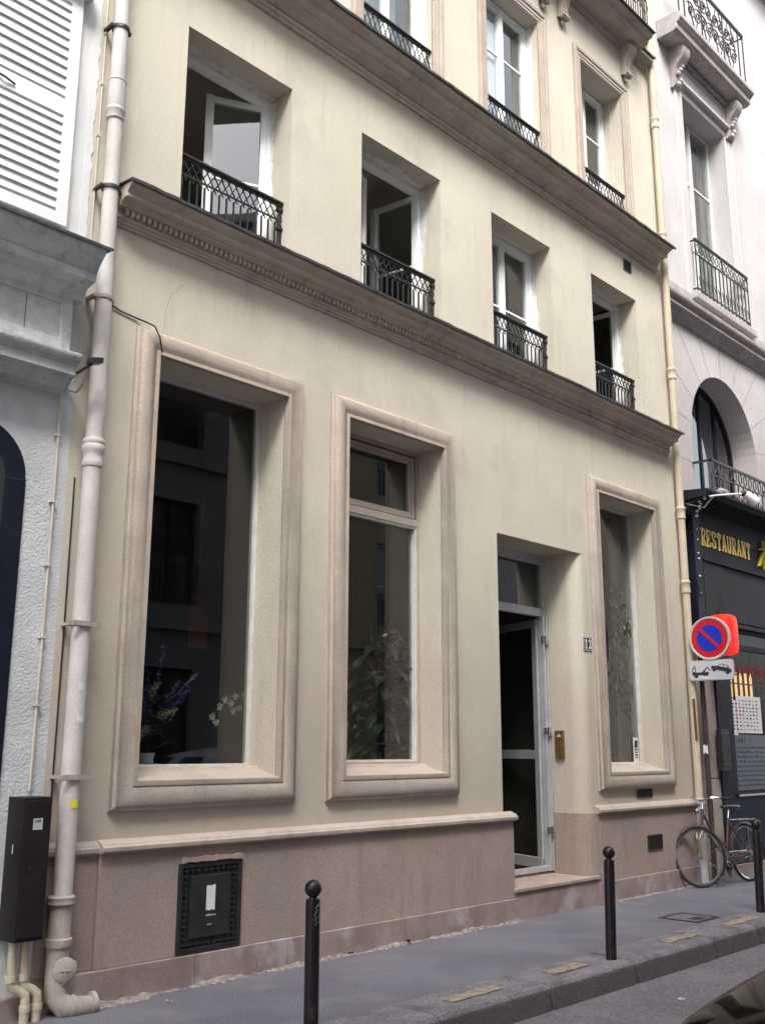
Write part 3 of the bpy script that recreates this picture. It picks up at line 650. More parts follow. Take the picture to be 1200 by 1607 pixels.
# intercom on the reveal
t = thing('door_intercom', 'aged brass intercom plate on the doorway reveal', 'intercom', (9.46,.26,1.45))
MB().box(9.432,9.458,.215,.325,1.45,1.74).build('plate', BRASS, t, bevel=.004)
q = MB(); q.box(9.428,9.433,.245,.295,1.67,1.685); q.prism_z([(9.426,.27)]+[(9.433,.25),(9.433,.29)],1.685,1.70); q.build('name_window', SIGNG, t)
q = MB()
for z in (1.62,1.58,1.54): q.lathe((9.426,.27,z), [(.001,0),(.008,0),(.008,.008),(.001,.008)], 10, 'X')
q.build('buttons', CHROME, t, smooth=True)

# ------------------------------------------------------------------ drainpipes
t = thing('drainpipe', 'thick greyish drainpipe with ornate collars at the left end of the cream facade', 'drainpipe', (3.46,-.09,0))
PX, PY = 3.462, -.095
MB().tube([(PX-.012,PY,14),(PX-.012,PY,6.27),(PX-.012,PY,6.1)],.054,20).tube([(PX-.006,PY,6.12),(PX,PY,4.4),(PX,PY,.62)],[.052,.058,.060],20).build('pipe', PIPEW, t, smooth=True)
q = MB(); q.lathe((PX-.010,PY,6.02),[(.05,-.06),(.062,-.05),(.064,0),(.070,.01),(.070,.03),(.064,.04),(.066,.05),(.064,.25),(.068,.255),(.068,.27),(.05,.28)],22)
q.build('collar', PIPEW, t, smooth=True); q = MB()
q.lathe((PX,PY,3.38),[(.05,-.02),(.066,-.01),(.070,.01),(.066,.03),(.062,.05),(.064,.08),(.074,.10),(.076,.13),(.070,.14),(.074,.15),(.076,.165),(.070,.18),(.05,.185)],22)
q.build('collar', PIPEW, t, smooth=True)
for z, dx in ((6.72,-.01),(5.42,-.005),(4.58,0),(2.32,0),(1.37,0)):
    q = MB(); q.lathe((PX+dx,PY,z-.012),[(.05,0),(.066,0),(.066,.024),(.05,.024)],22); q.box(PX+dx-.088,PX+dx-.058,PY-.015,0,z-.01,z+.01); q.box(PX+dx+.058,PX+dx+.082,PY-.012,PY+.012,z-.012,z+.012)
    if z < 2.5: q.box(PX+dx-.10,PX+dx+.10,PY-.075,PY-.055,z-.016,z+.016)
    q.build('clamp', PIPEB if z < 5 else IRON if z > 5 else PIPEW, t, smooth=True)
q = MB(); q.lathe((PX-.005,PY,.28),[(.066,-.1),(.066,.10),(.078,.105),(.082,.12),(.080,.15),(.070,.155),(.066,.17),(.067,.335),(.078,.34),(.084,.35),(.080,.365),(.084,.385),(.074,.395),(.05,.40)],24)
q.tube([(PX-.005,PY,.2),(PX,PY-.0,.10),(PX+.04,PY-.03,.05),(PX+.13,PY-.05,.035),(PX+.24,PY-.06,.03)],[.066,.07,.07,.062,.055],16)
for s_ in (.07,.20): q.tube([(PX+s_,PY-.03-s_*.12,.045),(PX+s_+.025,PY-.03-s_*.12-.003,.043)],.069,16)
q.build('cast_iron_foot', PIPEB, t, smooth=True)
q = MB(); nrm = Vector((-.25,-1,0)).normalized()
q.lathe((0,0,0),[(.001,0),(.068,0),(.072,.008),(.072,.02),(.06,.028),(.001,.030)],24,'Z')
q.box(-.03,.03,-.004,.004,.028,.036); q.box(-.003,.003,-.025,.025,.028,.036)
for k in range(3): a = R(30+120*k); q.lathe((.072*math.cos(a),.072*math.sin(a),.0),[(.001,0),(.010,0),(.010,.018),(.001,.018)],8)
mm = nrm.to_track_quat('Z','Y').to_matrix(); q.xf(lambda v: mm@v + Vector((PX+.012,PY-.055,.26))); q.build('inspection_cap', PIPEB, t, smooth=True)
def sticker(x,z,w_,h_,mat,lab,k):
    q = MB(); random.seed(k); n = 6
    for i in range(n):
        a0 = -1.9+ (w_/.062)*i/n; a1 = -1.9+(w_/.062)*(i+1)/n
        za, zb = z+random.uniform(-.006,.006), z+h_+random.uniform(-.01,.01)
        P = lambda a,zz: (PX+.0615*math.cos(a), PY+.0615*math.sin(a), zz)
        q.add([P(a0,za),P(a1,za),P(a1,zb),P(a0,zb)],[(0,1,2,3)])
    single('paper_sticker', q, mat, lab, 'sticker', (PX,PY-.0615,z))
sticker(0,1.185,.055,.055,YPAPER,'small bright yellow sticker on the left drainpipe',1)
sticker(0,1.70,.055,.05,PAPER,'torn white sticker scrap on the left drainpipe, lower and larger one',2)
sticker(0,1.90,.04,.05,PAPER,'torn white sticker scrap on the left drainpipe, upper one',3)

t = thing('drainpipe', 'slim cream drainpipe with ringed collars at the right end of the facade', 'drainpipe', (11.86,-.075,0))
QX, QY = 11.86, -.075
MB().tube([(QX-.05,QY,14),(QX-.02,QY,9),(QX,QY,5),(QX,QY,0.95)],.047,18).build('pipe', PIPEC, t, smooth=True)
for z in (10.0,8.25,6.30,4.42,3.47):
    xx = QX-.05*(z-5)/9*1.0 if z > 5 else QX
    q = MB().lathe((xx,QY,z),[(.045,-.02),(.056,-.015),(.060,0),(.054,.02),(.056,.10),(.062,.11),(.062,.13),(.055,.14),(.045,.145)],18)
    q.build('collar', PIPEC, t, smooth=True)
MB().tube([(QX,QY,.98),(QX,QY,.0)],.054,18).lathe((QX,QY,.9),[(.05,0),(.066,.01),(.066,.07),(.05,.08)],18).build('lower_pipe', SIGNG, t, smooth=True)
MB().box(QX-.05,QX-.042,QY-.05,QY-.02,1.65,2.15).xf(lambda v: (v.x+.006*math.sin(v.z*20), v.y, v.z)).build('rust_stain', RUST, t)

def crack(pts, k):
    q = MB(); random.seed(k); P = []
    for (xa,za),(xb,zb) in zip(pts,pts[1:]):
        for i in range(6): P.append((xa+(xb-xa)*i/6+random.uniform(-.008,.008), -.0005, za+(zb-za)*i/6+random.uniform(-.008,.008)))
    q.tube(P, .0016, 4); q.build('hairline_crack', pm('crack_shadow',(.33,.30,.25),None,.95), B)
crack([(4.02,4.52),(4.05,4.8),(4.20,5.0)],1)
# small cables on the facade, and a dark line for a joint shadow
q = MB().tube([(3.56,-.012,4.60),(3.66,-.01,4.575),(3.78,-.012,4.565),(3.86,-.03,4.55),(3.90,-.075,4.52),(3.935,-.095,4.44),(3.955,-.09,4.37),(3.975,-.075,4.34)],.006,6)
single('loose_wire', q, CABB, 'thin black wire running from the left drainpipe over the corner of the big left window', 'wire', (3.56,-.012,4.6), smooth=True)
q = MB().tube([(3.372,-.012,14),(3.375,-.012,8),(3.38,-.012,6.4),(3.378,-.012,5.0),(3.385,-.012,4.86)],.007,6)
for i in range(12): q.box(3.368,3.392,-.022,0,5.0+i*.42,5.015+i*.42)
single('thin_conduit', q, CABW, 'thin cream cable clipped between shutter and upper left drainpipe', 'cable', (3.38,-.012,4.86), smooth=True)
q = MB().tube([(3.392,-.006,3.3),(3.394,-.006,2.2),(3.39,-.006,.9)],.006,5)  # black tube stands in for the shadow in the gap between wall strips
single('gap_shadow_line', q, CABB, 'thin black line standing in for the shadow in the joint beside the left drainpipe', 'cable', (3.39,-.006,.9), smooth=True)

# ------------------------------------------------------------------ left neighbour
N1 = thing('neighbour_house', 'white neighbouring house with peeling render and louvred shutters at the left edge', 'building', (0,0,0))
q = MB(); wall(q, -6, XL, -.3, 4.80, .0, .4, [(1.3,3.045,-.29,3.2)])
# rounded upper corner of the shop arch
cc = [(3.045,3.2)]+arc(2.72,3.2,.325,0,90,10)[1:]+[(2.72,3.2)]
q.build('lower_wall', ROUGHW, N1)
q = MB(); q.prism_y([(3.045,3.19)]+arc(2.695,3.22,.35,0,90,12)+[(1.3,3.57),(1.3,3.19)], -.012, .02)
q.prism_y([(3.045,.14),(3.045,3.19),(2.90,3.19),(2.90,.14)], -.012, .02)
q.build('shopfront_surround', NAVY, N1, bevel=.003)
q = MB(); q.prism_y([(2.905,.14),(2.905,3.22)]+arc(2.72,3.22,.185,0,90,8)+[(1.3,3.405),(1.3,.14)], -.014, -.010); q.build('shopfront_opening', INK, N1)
MB().box(2.90,3.05,-.0145,-.011,3.205,3.212).build('surround_joint', INK, N1)
q = MB(); q.box(-6,XL+.015,-.05,0,-.2,.13); q.build('base_stone', BASE, N1, bevel=.006)
MB().box(-6,XL-.0,.0,.4,4.80,15).build('upper_wall', SMW, N1)
# ragged edge between the two renders
q = MB(); n = 120; random.seed(9)
vs = []
for i in range(n+1): z = 4.8+(10-4.8)*i/n; vs += [(XL-.05,-.006,z),(XL+.004+random.uniform(-.012,.012),-.006,z),(XL+.004+random.uniform(-.012,.012),0,z),(XL-.05,0,z)]
q.add(vs,[(i*4+k,i*4+(k+1)%4,(i+1)*4+(k+1)%4,(i+1)*4+k) for i in range(n) for k in range(4)]); q.build('ragged_render_edge', SMW, N1)
# shop cornice
q = MB(); q.box(0.2,3.215,-.125,0,3.98,4.56)
q.frame(2.28,3.215,4.09,4.52,.0001,-.125,-.12)
q.build('shop_frieze', OLDG, N1, bevel=.004)
for a,b in ((.5,1.45),(1.5,2.5),(2.56,3.215)):
    MB().frame(a+.03,b-.005,4.10,4.50,.075,-.145,-.12).build('frieze_panel_frame', OLDG, N1, bevel=.004)
    MB().box((a+b)/2-.001,(a+b)/2+.003,-.127,-.124,4.18,4.42).build('panel_joint', INK, N1)
q = MB(); q.prism_x([(0,4.47),(-.15,4.47),(-.155,4.49),(-.17,4.51),(-.20,4.535),(-.205,4.55),(-.31,4.565),(-.312,4.62),(-.32,4.625),(-.335,4.65),(-.37,4.69),(-.405,4.72),(-.42,4.745),(-.42,4.765),(0,4.79)], 0.2, 3.27)
q.build('shop_cornice', OLDG, N1, smooth=True)
q = MB(); q.prism_x([(-.44,4.757),(-.44,4.777),(0,4.815),(0,4.80),(-.42,4.767)], 0.1, 3.31); q.build('zinc_flashing', ZINC, N1)
q = MB(); q.prism_x([(0,3.84),(-.10,3.85),(-.11,3.88),(-.135,3.90),(-.14,3.915),(-.20,3.925),(-.205,3.985),(-.215,3.99),(-.215,4.0),(-.235,4.01),(-.25,4.035),(-.255,4.05),(-.255,4.062),(0,4.10)], 0.2, 3.24)
q.build('architrave', OLDG, N1, smooth=True)
# shutters
for a,b in ((2.33,3.165),(1.48,2.315)):
    t = MB(); z0,z1 = 5.02, 6.83
    t.frame(a,b,z0,z1,.085,-.055,-.018); t.box(a+.08,b-.08,-.054,-.019,5.84,5.97)
    s = t.build('shutter', SHUT, N1, bevel=.003)
    q = MB()
    for (za,zb) in ((z0+.095,5.835),(5.975,z1-.09)):
        n = int((zb-za)/.070)
        for i in range(n):
            z = za+.012+i*(zb-za)/n
            q.prism_x([(-.052,z-.0),(-.055,z+.006),(-.044,z+.045),(-.041,z+.042)], a+.08, b-.08)
    q.box(a+.08,b-.08,-.0425,-.040,z0+.08,z1-.08)
    q.build('louvres', SHUT, s)
    q = MB(); q.tube([(a+.22,-.058,5.92),(a+.30,-.075,5.90),(a+.38,-.062,5.89)],.007,6); q.build('iron_fittings', IRON, s)
MB().box(1.2,3.24,-.13,0,6.86,6.98).build('lintel', SMW, N1, bevel=.01)
MB().prism_x([(-.0,4.79),(-6,4.79)][:0] or [(0,15),(-.3,15),(-.3,15.1),(2,17),(6,17),(6,15)], -6, XL).build('roof', ROOF, N1)
# spotlight on the ledge corner
t = thing('spotlight', 'small dark floodlight fixed to the corner of the grey shop cornice beside the drainpipe', 'lamp', (3.27,-.2,3.96))
q = MB(); q.box(3.285,3.375,-.30,-.235,4.005,4.045); q.xf(lambda v: (v.x, v.y, v.z+(v.x-3.285)*.25)); q.build('housing', IRON, t, bevel=.004)
MB().bar((3.235,-.2,3.94),(3.31,-.27,4.01),.016).build('arm', IRON, t)
q = MB().tube([(3.245,-.19,3.93),(3.25,-.06,3.88),(3.245,-.03,3.86),(3.20,-.02,3.875),(3.15,-.018,3.87),(3.135,-.018,3.84),(3.13,-.018,3.7),(3.22,-.018,3.69)][:5]+[(3.235-.09,-.018,3.85)],.008,6)
q = MB().tube([(3.30,-.24,3.98),(3.33,-.12,3.90),(3.335,-.05,3.875),(3.30,-.02,3.885),(3.262,-.018,3.895),(3.245,-.018,3.87),(3.243,-.018,3.8),(3.245,-.018,3.0),(3.242,-.018,2.2),(3.235,-.018,1.29)],.0085,8)
for z in (3.55,3.10,2.68,2.22,1.80): q.box(3.222,3.262,-.03,0,z,z+.012)
single('thin_conduit', q, CABW, 'cream cable clipped down the peeling white wall to the dark meter box', 'cable', (3.24,-.018,1.29), smooth=True)
# meter box
t = thing('meter_box', 'tall dark brown metal utility box on the peeling wall beside the left drainpipe', 'utility box', (3.2,-.2,.46))
MB().box(3.115,3.295,-.195,-.001,.455,1.26).build('body', BOXM, t, bevel=.003)
MB().box(3.125,3.289,-.203,-.1955,.475,1.245).build('door', BOXM, t, bevel=.003)
MB().box(3.175,3.235,-.2055,-.2035,1.075,1.14).build('label_plate', SIGNG, t)
text(MB(), '1405', 3.181,1.118,.014,.009,-.2056,.0012,.3,.3).build('lettering', INK, t)
q = MB(); q.lathe((3.175,-.204,.86),[(.001,-.006),(.009,-.006),(.009,.004),(.001,.004)],10,'Y'); q.build('lock', IRON, t)
q = MB(); irregular(q,0,.008,0,.05,0,.001,5,.003); q.xf(lambda v:(3.1145-v.z,-.10+v.x,.94+v.y)); q.build('paint_chip', PAPER, t)
for dx, lab in ((0,'cream elbowed tube under the meter box, the left of the two'),(.075,'cream elbowed tube under the meter box, the right one nearer the drainpipe')):
    q = MB(); X = 3.165+dx; q.tube([(X,-.10,.46),(X,-.10,.24),(X+.008,-.10,.20),(X+.055,-.11,.175),(X+.085,-.12,.15),(X+.09,-.12,.11),(X+.088,-.12,-.01)],.027,14)
    q.lathe((X,-.10,.23),[(.02,0),(.032,0),(.032,.035),(.02,.035)],14); q.lathe((X+.09,-.12,.06),[(.02,0),(.032,0),(.032,.035),(.02,.035)],14)
    single('conduit_tube', q, PIPEC, lab, 'tube', (X,-.1,0), 'tubes under the meter box', smooth=True)

# ------------------------------------------------------------------ right neighbour
YW = .25
def closed_room(x0,x1,y0,y1,z0,z1,mat,par):
    v = [(x0,y0,z0),(x1,y0,z0),(x1,y1,z0),(x0,y1,z0),(x0,y0,z1),(x1,y0,z1),(x1,y1,z1),(x0,y1,z1)]
    MB().add(v,[(0,3,2,1),(4,5,6,7),(1,2,6,5),(2,3,7,6),(3,0,4,7)]).build('room_wall', mat, par)
N2 = thing('neighbour_house', 'lilac grey stone house with arched window above the dark restaurant front', 'building', (15,YW,0))
AX, AZ, AR = 14.07, 5.90, 1.07
q = MB(); W2B = [(13.42,14.89,8.10,11.47),(17.6,19.1,8.10,11.47)]
wall(q, 11.99, 26, -.3, 15.6, YW, YW+.5, [(AX-AR,AX+AR,4.85,7.2),(12.6,15.8,.12,3.1)]+W2B)
n = 28; a = [(AX+AR*math.cos(R(180-180*i/n)), AZ+AR*math.sin(R(180-180*i/n))) for i in range(n+1)]
for i in range(n):
    (x0,z0),(x1,z1) = a[i],a[i+1]
    q.add([(x0,YW,z0),(x1,YW,z1),(x1,YW,7.2),(x0,YW,7.2)],[(0,1,2,3)]); q.add([(x0,YW,z0),(x1,YW,z1),(x1,YW+.5,z1),(x0,YW+.5,z0)],[(3,2,1,0)])
q.build('wall', LILAC, N2)
MB().prism_x([(YW,15.6),(-.1,15.6),(-.1,15.7),(3,18),(9,18),(9,15.6)], 11.99, 26).build('roof', ROOF, N2)
q = MB()
for k in range(9):
    A = R(8+164*k/8); q.bar((AX+(AR+.01)*math.cos(A),YW-.0005,AZ+(AR+.01)*math.sin(A)),(AX+(AR+.9)*math.cos(A),YW-.0005,min(7.48,AZ+(AR+.9)*math.sin(A))),.010,.003)
for z in (5.45,4.98): q.box(12.0,AX-AR-.01,YW-.0015,YW+.001,z,z+.008); q.box(AX+AR+.01,17,YW-.0015,YW+.001,z,z+.008)
q.build('voussoir_joints', JOINT, N2)
sc = [(YW,7.47),(YW-.03,7.48),(YW-.04,7.52),(YW-.07,7.56),(YW-.12,7.60),(YW-.16,7.62),(YW-.16,7.68),(YW-.20,7.70),(YW-.22,7.74),(YW-.22,7.78),(YW,7.84)]
MB().prism_x(sc, 11.99, 26).build('string_course', LILD, N2, smooth=True)
q = MB(); q.box(11.99,26,YW-.05,YW-.001,7.84,8.06); q.box(13.2,15.3,YW-.13,YW,7.98,8.10); q.box(17.4,19.3,YW-.13,YW,7.98,8.10); q.build('ledge', LILD, N2, bevel=.015)
for x0,x1,z0,z1 in W2B:
    dx = x0-13.42
    q = MB(); sp = [(.30,0),(.30,-.03),(.27,-.045),(.20,-.045),(.19,-.03),(.10,-.03),(.09,-.018),(.02,-.018),(.0,-.006),(0,.004)]
    q.loop((x0,x1,z0-.3,z1), sp, YW); q.build('window_surround', LILAC, N2)
    casement2 = MB().frame(x0+.001,x1-.001,z0+.02,z1-.001,.06,YW+.28,YW+.36); mx = (x0+x1)/2
    casement2.box(mx-.045,mx+.045,YW+.265,YW+.34,z0+.06,z1-.05)
    for zb in (9.2,10.35): casement2.box(x0+.05,x1-.05,YW+.285,YW+.32,zb-.018,zb+.018)
    wn = casement2.build('window', OLDW, N2, bevel=.003)
    MB().box(x0+.05,x1-.05,YW+.30,YW+.306,z0+.06,z1-.05).build('pane', GLASSU, wn)
    closed_room(x0-.3,x1+.3,.755,1.6,7.9,11.9,CURT,N2)
    # frieze, consoles and hood slab
    q = MB(); q.box(13.22+dx,14.98+dx,YW-.10,YW,11.60,11.645); q.box(13.25+dx,14.95+dx,YW-.07,YW,11.645,11.67); q.box(13.32+dx,14.90+dx,YW-.03,YW,11.70,11.98)
    q.frame(13.32+dx,14.90+dx,11.68,11.99,.03,YW-.05,YW-.02); q.build('hood_frieze', LILAC, N2, bevel=.006)
    q = MB()
    for i in range(26): q.box(13.38+dx+i*.058,13.41+dx+i*.058,YW-.11,YW-.02,12.0,12.05)
    q.box(13.28+dx,14.95+dx,YW-.09,YW,12.05,12.08); q.build('dentils', LILD, N2)
    for xc in (13.16+dx,15.02+dx):
        pf = [(YW,11.45),(YW-.05,11.43),(YW-.09,11.47),(YW-.10,11.55),(YW-.09,11.66),(YW-.13,11.78),(YW-.22,11.88),(YW-.27,11.96),(YW-.27,12.05),(YW-.22,12.10),(YW,12.10)]
        q = MB().prism_x(pf, xc-.095, xc+.095)
        q.lathe((xc-.105,YW-.19,12.0),[(.001,0),(.07,0),(.07,.21),(.001,.21)],14,'X')
        for k in range(7): q.ball((xc+.05*math.sin(k*2.1),YW-.10-.012*k,11.50+.075*k),.042,7,5)
        q.build('carved_console', LILD, N2, smooth=True)
    q = MB(); hp_ = [(YW,12.10),(YW-.28,12.10),(YW-.30,12.12),(YW-.33,12.13),(YW-.335,12.22),(YW-.36,12.235),(YW-.39,12.27),(YW-.41,12.29),(YW-.41,12.36),(YW-.38,12.40),(YW-.35,12.41),(YW,12.42)]
    q.prism_x(hp_, 12.72+dx, 15.32+dx); q.build('hood_slab', LILD, N2, bevel=.012)
    # iron balcony on the hood
    q = MB(); yb = YW-.33; xa, xb = 12.84+dx, 15.2+dx
    for z in (12.46,13.33): q.box(xa,xb,yb-.012,yb+.012,z,z+.022); q.box(xa,xa+.022,yb,YW,z,z+.022); q.box(xb-.022,xb,yb,YW,z,z+.022)
    q.box(xa,xb,yb-.02,yb+.02,13.355,13.39)
    for x in [xa+.01,xb-.01]+[xa+.2,xb-.2]+[xa+(xb-xa)*k/3 for k in (1,2)]: q.bar((x,yb,12.42),(x,yb,13.36),.018)
    def scroll(cx,cz,r,s,tn=1.6,a0=0): q.tube([(cx+s*r*(1-t/26)*math.cos(a0+t*tn*2*math.pi/22), yb, cz+r*(1-t/26)*math.sin(a0+t*tn*2*math.pi/22)) for t in range(23)],.011,5)
    for k in range(4):
        cx = xa+.32+(xb-xa-.64)*(k+.5)/4
        for s in (-1,1): scroll(cx+s*.11,12.75,.15,s,1.7,.5); scroll(cx+s*.10,13.08,.13,-s,1.7,3.6); q.tube([(cx+s*.03,yb,12.48),(cx+s*.2,yb,12.9),(cx+s*.05,yb,13.33)],.010,5)
    q.build('balcony_railing', IRON, N2)
    # window guard railing
    q = MB(); yb = YW-.10; xa, xb = 13.30+dx, 15.12+dx
    for z in (8.16,8.72,8.93): q.box(xa,xb,yb-.01,yb+.01,z,z+.02)
    q.box(xa,xb,yb-.018,yb+.018,8.95,8.975)
    for z in (8.16,8.93):
        for x in (xa,xb-.02): q.box(x,x+.02,yb,YW,z,z+.02)
    nb = 14
    for i in range(nb+1):
        x = xa+.01+(xb-xa-.02)*i/nb; q.bar((x,yb,8.10),(x,yb,8.93 if i%7==0 else 8.72),.015)
        if i < nb:
            xm = x+(xb-xa-.02)/nb/2; q.tube([(xm+.045*math.cos(R(k*36)),yb,8.83+.07*math.sin(R(k*36))) for k in range(11)],.007,5)
            q.tube([(xm,yb,8.22),(xm+.03,yb,8.3),(xm,yb,8.38)],.007,5)
    q.build('window_guard', IRON, N2)
# arched window
q = MB(); yw = YW+.38
def archf(r,dy0,dy1,wid):
    P = [(AX-r,4.86)]+[(AX+r*math.cos(R(180-180*i/20)),AZ+r*math.sin(R(180-180*i/20))) for i in range(21)]+[(AX+r,4.86)]
    for (xa,za),(xb,zb) in zip(P,P[1:]): q.bar((xa,(dy0+dy1)/2,za),(xb,(dy0+dy1)/2,zb),wid,dy1-dy0) if False else q.bar((xa,(dy0+dy1)/2,za),(xb,(dy0+dy1)/2,zb),dy1-dy0,wid)
archf(AR-.03,yw,yw+.07,.08)
for x in (-.52,0,.52): q.box(AX+x-.03,AX+x+.03,yw,yw+.06,4.86,AZ+math.sqrt((AR-.05)**2-x*x))
q.box(AX-AR+.05,AX+AR-.05,yw,yw+.06,AZ-.02,AZ+.04) if False else None
wn = q.build('arched_window', NAVY, N2)
q = MB(); P = [(AX-AR+.02,4.86)]+[(AX+(AR-.02)*math.cos(R(180-180*i/20)),AZ+(AR-.02)*math.sin(R(180-180*i/20))) for i in range(21)]+[(AX+AR-.02,4.86)]
q.prism_y(P, yw+.02, yw+.026); q.build('pane', GLASSU, wn)
closed_room(AX-1.5,AX+1.6,.755,2.5,4.6,7.3,ROOM,N2)
q = MB(); q.box(AX-.28,AX+.16,yw+.10,yw+.12,4.9,6.55); q.build('inner_panel', pm('dark_red_brown_panel',(.12,.045,.03),None,.8), N2)
q = MB(); yb = -.02; xa,xb = AX-AR-.05,AX+AR+.12
q.box(xa,xb,yb-.02,yb+.02,5.42,5.45); q.box(xa,xb,yb-.01,yb+.01,5.22,5.24); q.box(xa,xb,yb-.01,yb+.01,4.90,4.92)
q.box(xa,xa+.02,yb,YW,5.42,5.45); q.box(xb-.02,xb,yb,YW,5.42,5.45)
for i in range(15):
    x = xa+.01+(xb-xa-.02)*i/14; q.bar((x,yb,4.84),(x,yb,5.22),.016)
    if i < 14: xm = x+(xb-xa)/28; q.tube([(xm+.05*math.cos(R(k*30)),yb,5.33+.075*math.sin(R(k*30))) for k in range(13)],.009,5); q.tube([(xm-.03,yb,5.0),(xm,yb,5.06),(xm+.03,yb,5.0)],.009,5)
q.tube([(xb,yb,5.45),(xb+.12,yb-.02,5.52),(xb+.16,yb-.02,5.62)],.014,6); q.tube([(xb,yb,5.1),(xb+.10,yb-.02,5.1),(xb+.14,yb-.02,5.48)],.012,6)
q.build('arch_railing', IRON, N2)

# restaurant front
S = thing('restaurant_front', 'dark navy restaurant shopfront with gold lettering right of the cream building', 'shopfront', (14,-.05,0))
SY = -.02; SX0, SX1 = 12.22, 17.5
q = MB(); q.box(SX0,SX1,SY-.04,YW,3.98,4.66); q.build('fascia', SHOPG, S, bevel=.005)
q = MB(); q.prism_x([(YW,4.66),(SY-.05,4.66),(SY-.10,4.68),(SY-.33,4.70),(SY-.35,4.74),(SY-.37,4.76),(SY-.37,4.79),(YW,4.84)], 12.0, SX1); q.prism_x([(SY-.04,4.50),(SY-.07,4.56),(SY-.14,4.62),(SY-.30,4.69),(SY-.04,4.69)], 12.02, 12.22)
q.build('canopy', SHOPG, S, bevel=.004)
q = MB(); q.box(12.17,12.36,SY-.06,YW,2.98,4.60); q.build('pilaster', NAVY, S, bevel=.004)
q = MB()
for z in (4.34,4.02,3.95,3.72,3.50,4.2): q.ball((12.25+.02*random.random(),SY-.062,z),.014,8,5)
q.build('bolts', PAPER, S)
q = MB(); q.box(12.445,SX1,SY-.055,YW,3.955,3.978); q.box(12.445,13.05,SY-.03,YW,3.20,3.95); q.box(13.055,SX1,SY-.015,YW,3.22,3.95); q.box(12.445,SX1,SY-.05,YW,3.14,3.195); q.build('shutter_housing', SHOPR, S, bevel=.004)
text(MB(), 'RESTAURANT', 12.40, 4.155, .225, .130, SY-.041, .012, .23, .17).build('lettering', GOLD, S)
q = MB()
for pts in ([(.5,1),(.52,0)],[(0,.62),(1,.75)],[(.48,.62),(.05,.05)],[(.55,.62),(1.0,.1)]):
    (a0,b0),(a1,b1) = pts; q.bar((14.10+a0*.42,SY-.048,4.07+b0*.42),(14.10+a1*.42,SY-.048,4.07+b1*.42),.012,.085)
q.build('lettering', YEL if False else pm('lemon_letter_paint',(.55,.50,.04),None,.4), S)
q = MB(); q.box(12.68,13.02,SY-.01,YW,.12,3.14); q.box(12.68,SX1,SY-.012,YW,.12,.97); q.box(15.3,15.5,SY-.01,YW,.97,3.14); q.build('base_panel', NAVY, S, bevel=.004)
q = MB(); q.box(12.66,SX1,SY-.03,YW,-.1,.14); q.build('base_stone', BASE, S, bevel=.005)
q = MB(); q.frame(13.02,15.3,.98,3.14,.05,SY,SY+.08); q.box(13.0,15.32,SY-.03,SY+.08,.955,1.0); q.box(13.06,15.27,SY+.0,SY+.06,2.86,2.93)
wf = q.build('window', SHOPG, S); MB().box(13.02,15.31,SY-.034,SY-.031,.96,.985).build('sill_strip', SIGNG, wf)
MB().box(13.05,15.28,SY+.03,SY+.036,1.0,3.10).build('pane', GLASSS, wf)
MB().box(13.06,15.27,SY+.038,SY+.05,2.93,3.10).build('transom_panel', SHOPR, wf)
# lit paper-screen behind the glass
q = MB(); q.box(13.75,14.7,.40,.41,1.95,2.62); q.build('lit_screen', LITW, S)
q = MB()
for i in range(14): x = 13.2+i*.16; q.box(x,x+.014,.14,.169,2.05,2.87)
for z in (2.22,2.42,2.62,2.80): q.box(13.1,15.25,.135,.168,z,z+.014)
q.build('screen_grid', INK, S)
closed_room(12.55,17.6,.755,2.6,.05,3.3,ROOM,S)
q = text(MB(), 'A EMPORTER', 13.0, 2.52, .12, .105, SY+.028, .002, .30, .22); q.build('lettering', pm('red_window_lettering',(.20,.012,.012),None,.6), S)
# menu sheets and frosted film in the window
q = MB(); q.box(13.07,15.2,SY+.022,SY+.026,1.0,1.74); q.build('frosted_film', pm('frosted_film',(.13,.14,.17),(.11,.12,.15),.6,5), S)
q = MB(); random.seed(3)
for r_ in range(9):
    z = 1.56-r_*.06
    for i in range(26): x = 13.14+i*.042; q.box(x,x+.012,SY+.019,SY+.0215,z,z+random.uniform(.012,.034))
text(q, 'AMO I', 13.20,1.63,.06,.05,SY+.022,.002,.2,.7); q.build('film_lettering', INK, S)
MB().box(13.06,13.22,SY+.016,SY+.020,1.73,2.18).box(13.225,13.98,SY+.013,SY+.018,1.76,2.245).build('menu_sheet', PAPER, S)
q = MB(); q2 = MB()
for i in range(8):
    for j in range(9):
        x = 13.08+i*.105; z = 1.80+j*.047
        if x < 13.22 and j > 7: continue
        mm_ = q2 if (i in (2,3) or (j==0 and i>3)) else q
        mm_.box(x,x+random.uniform(.03,.06),SY+.0105,SY+.0125,z,z+random.uniform(.008,.024))
q.build('menu_text', INK, S); q2.build('menu_text', INKR, S)
# beige wall strip & letter box left of the shop
q = MB(); q.box(12.36,12.675,SY-.0,YW,1.20,2.97); q.box(12.36,12.675,SY-.0,YW,.0,1.19); q.build('side_pier', PIPEB, S, bevel=.006)
MB().box(12.57,12.685,SY-.03,SY,.10,2.98).build('side_pilaster', NAVY, S, bevel=.004)
t = thing('letter_box', 'dark metal letter box on the beige pier behind the sign pole', 'letter box', (12.58,SY,1.28))
MB().box(12.47,12.70,SY-.10,SY-.031,1.28,1.79).build('body', pm('letter_box_metal',(.03,.028,.028),None,.5,bump=.1), t, bevel=.006)
q = MB(); q.box(12.50,12.67,SY-.105,SY-.1,1.745,1.752); q.box(12.50,12.67,SY-.105,SY-.1,1.36,1.367); q.build('trim', BRASS, t)
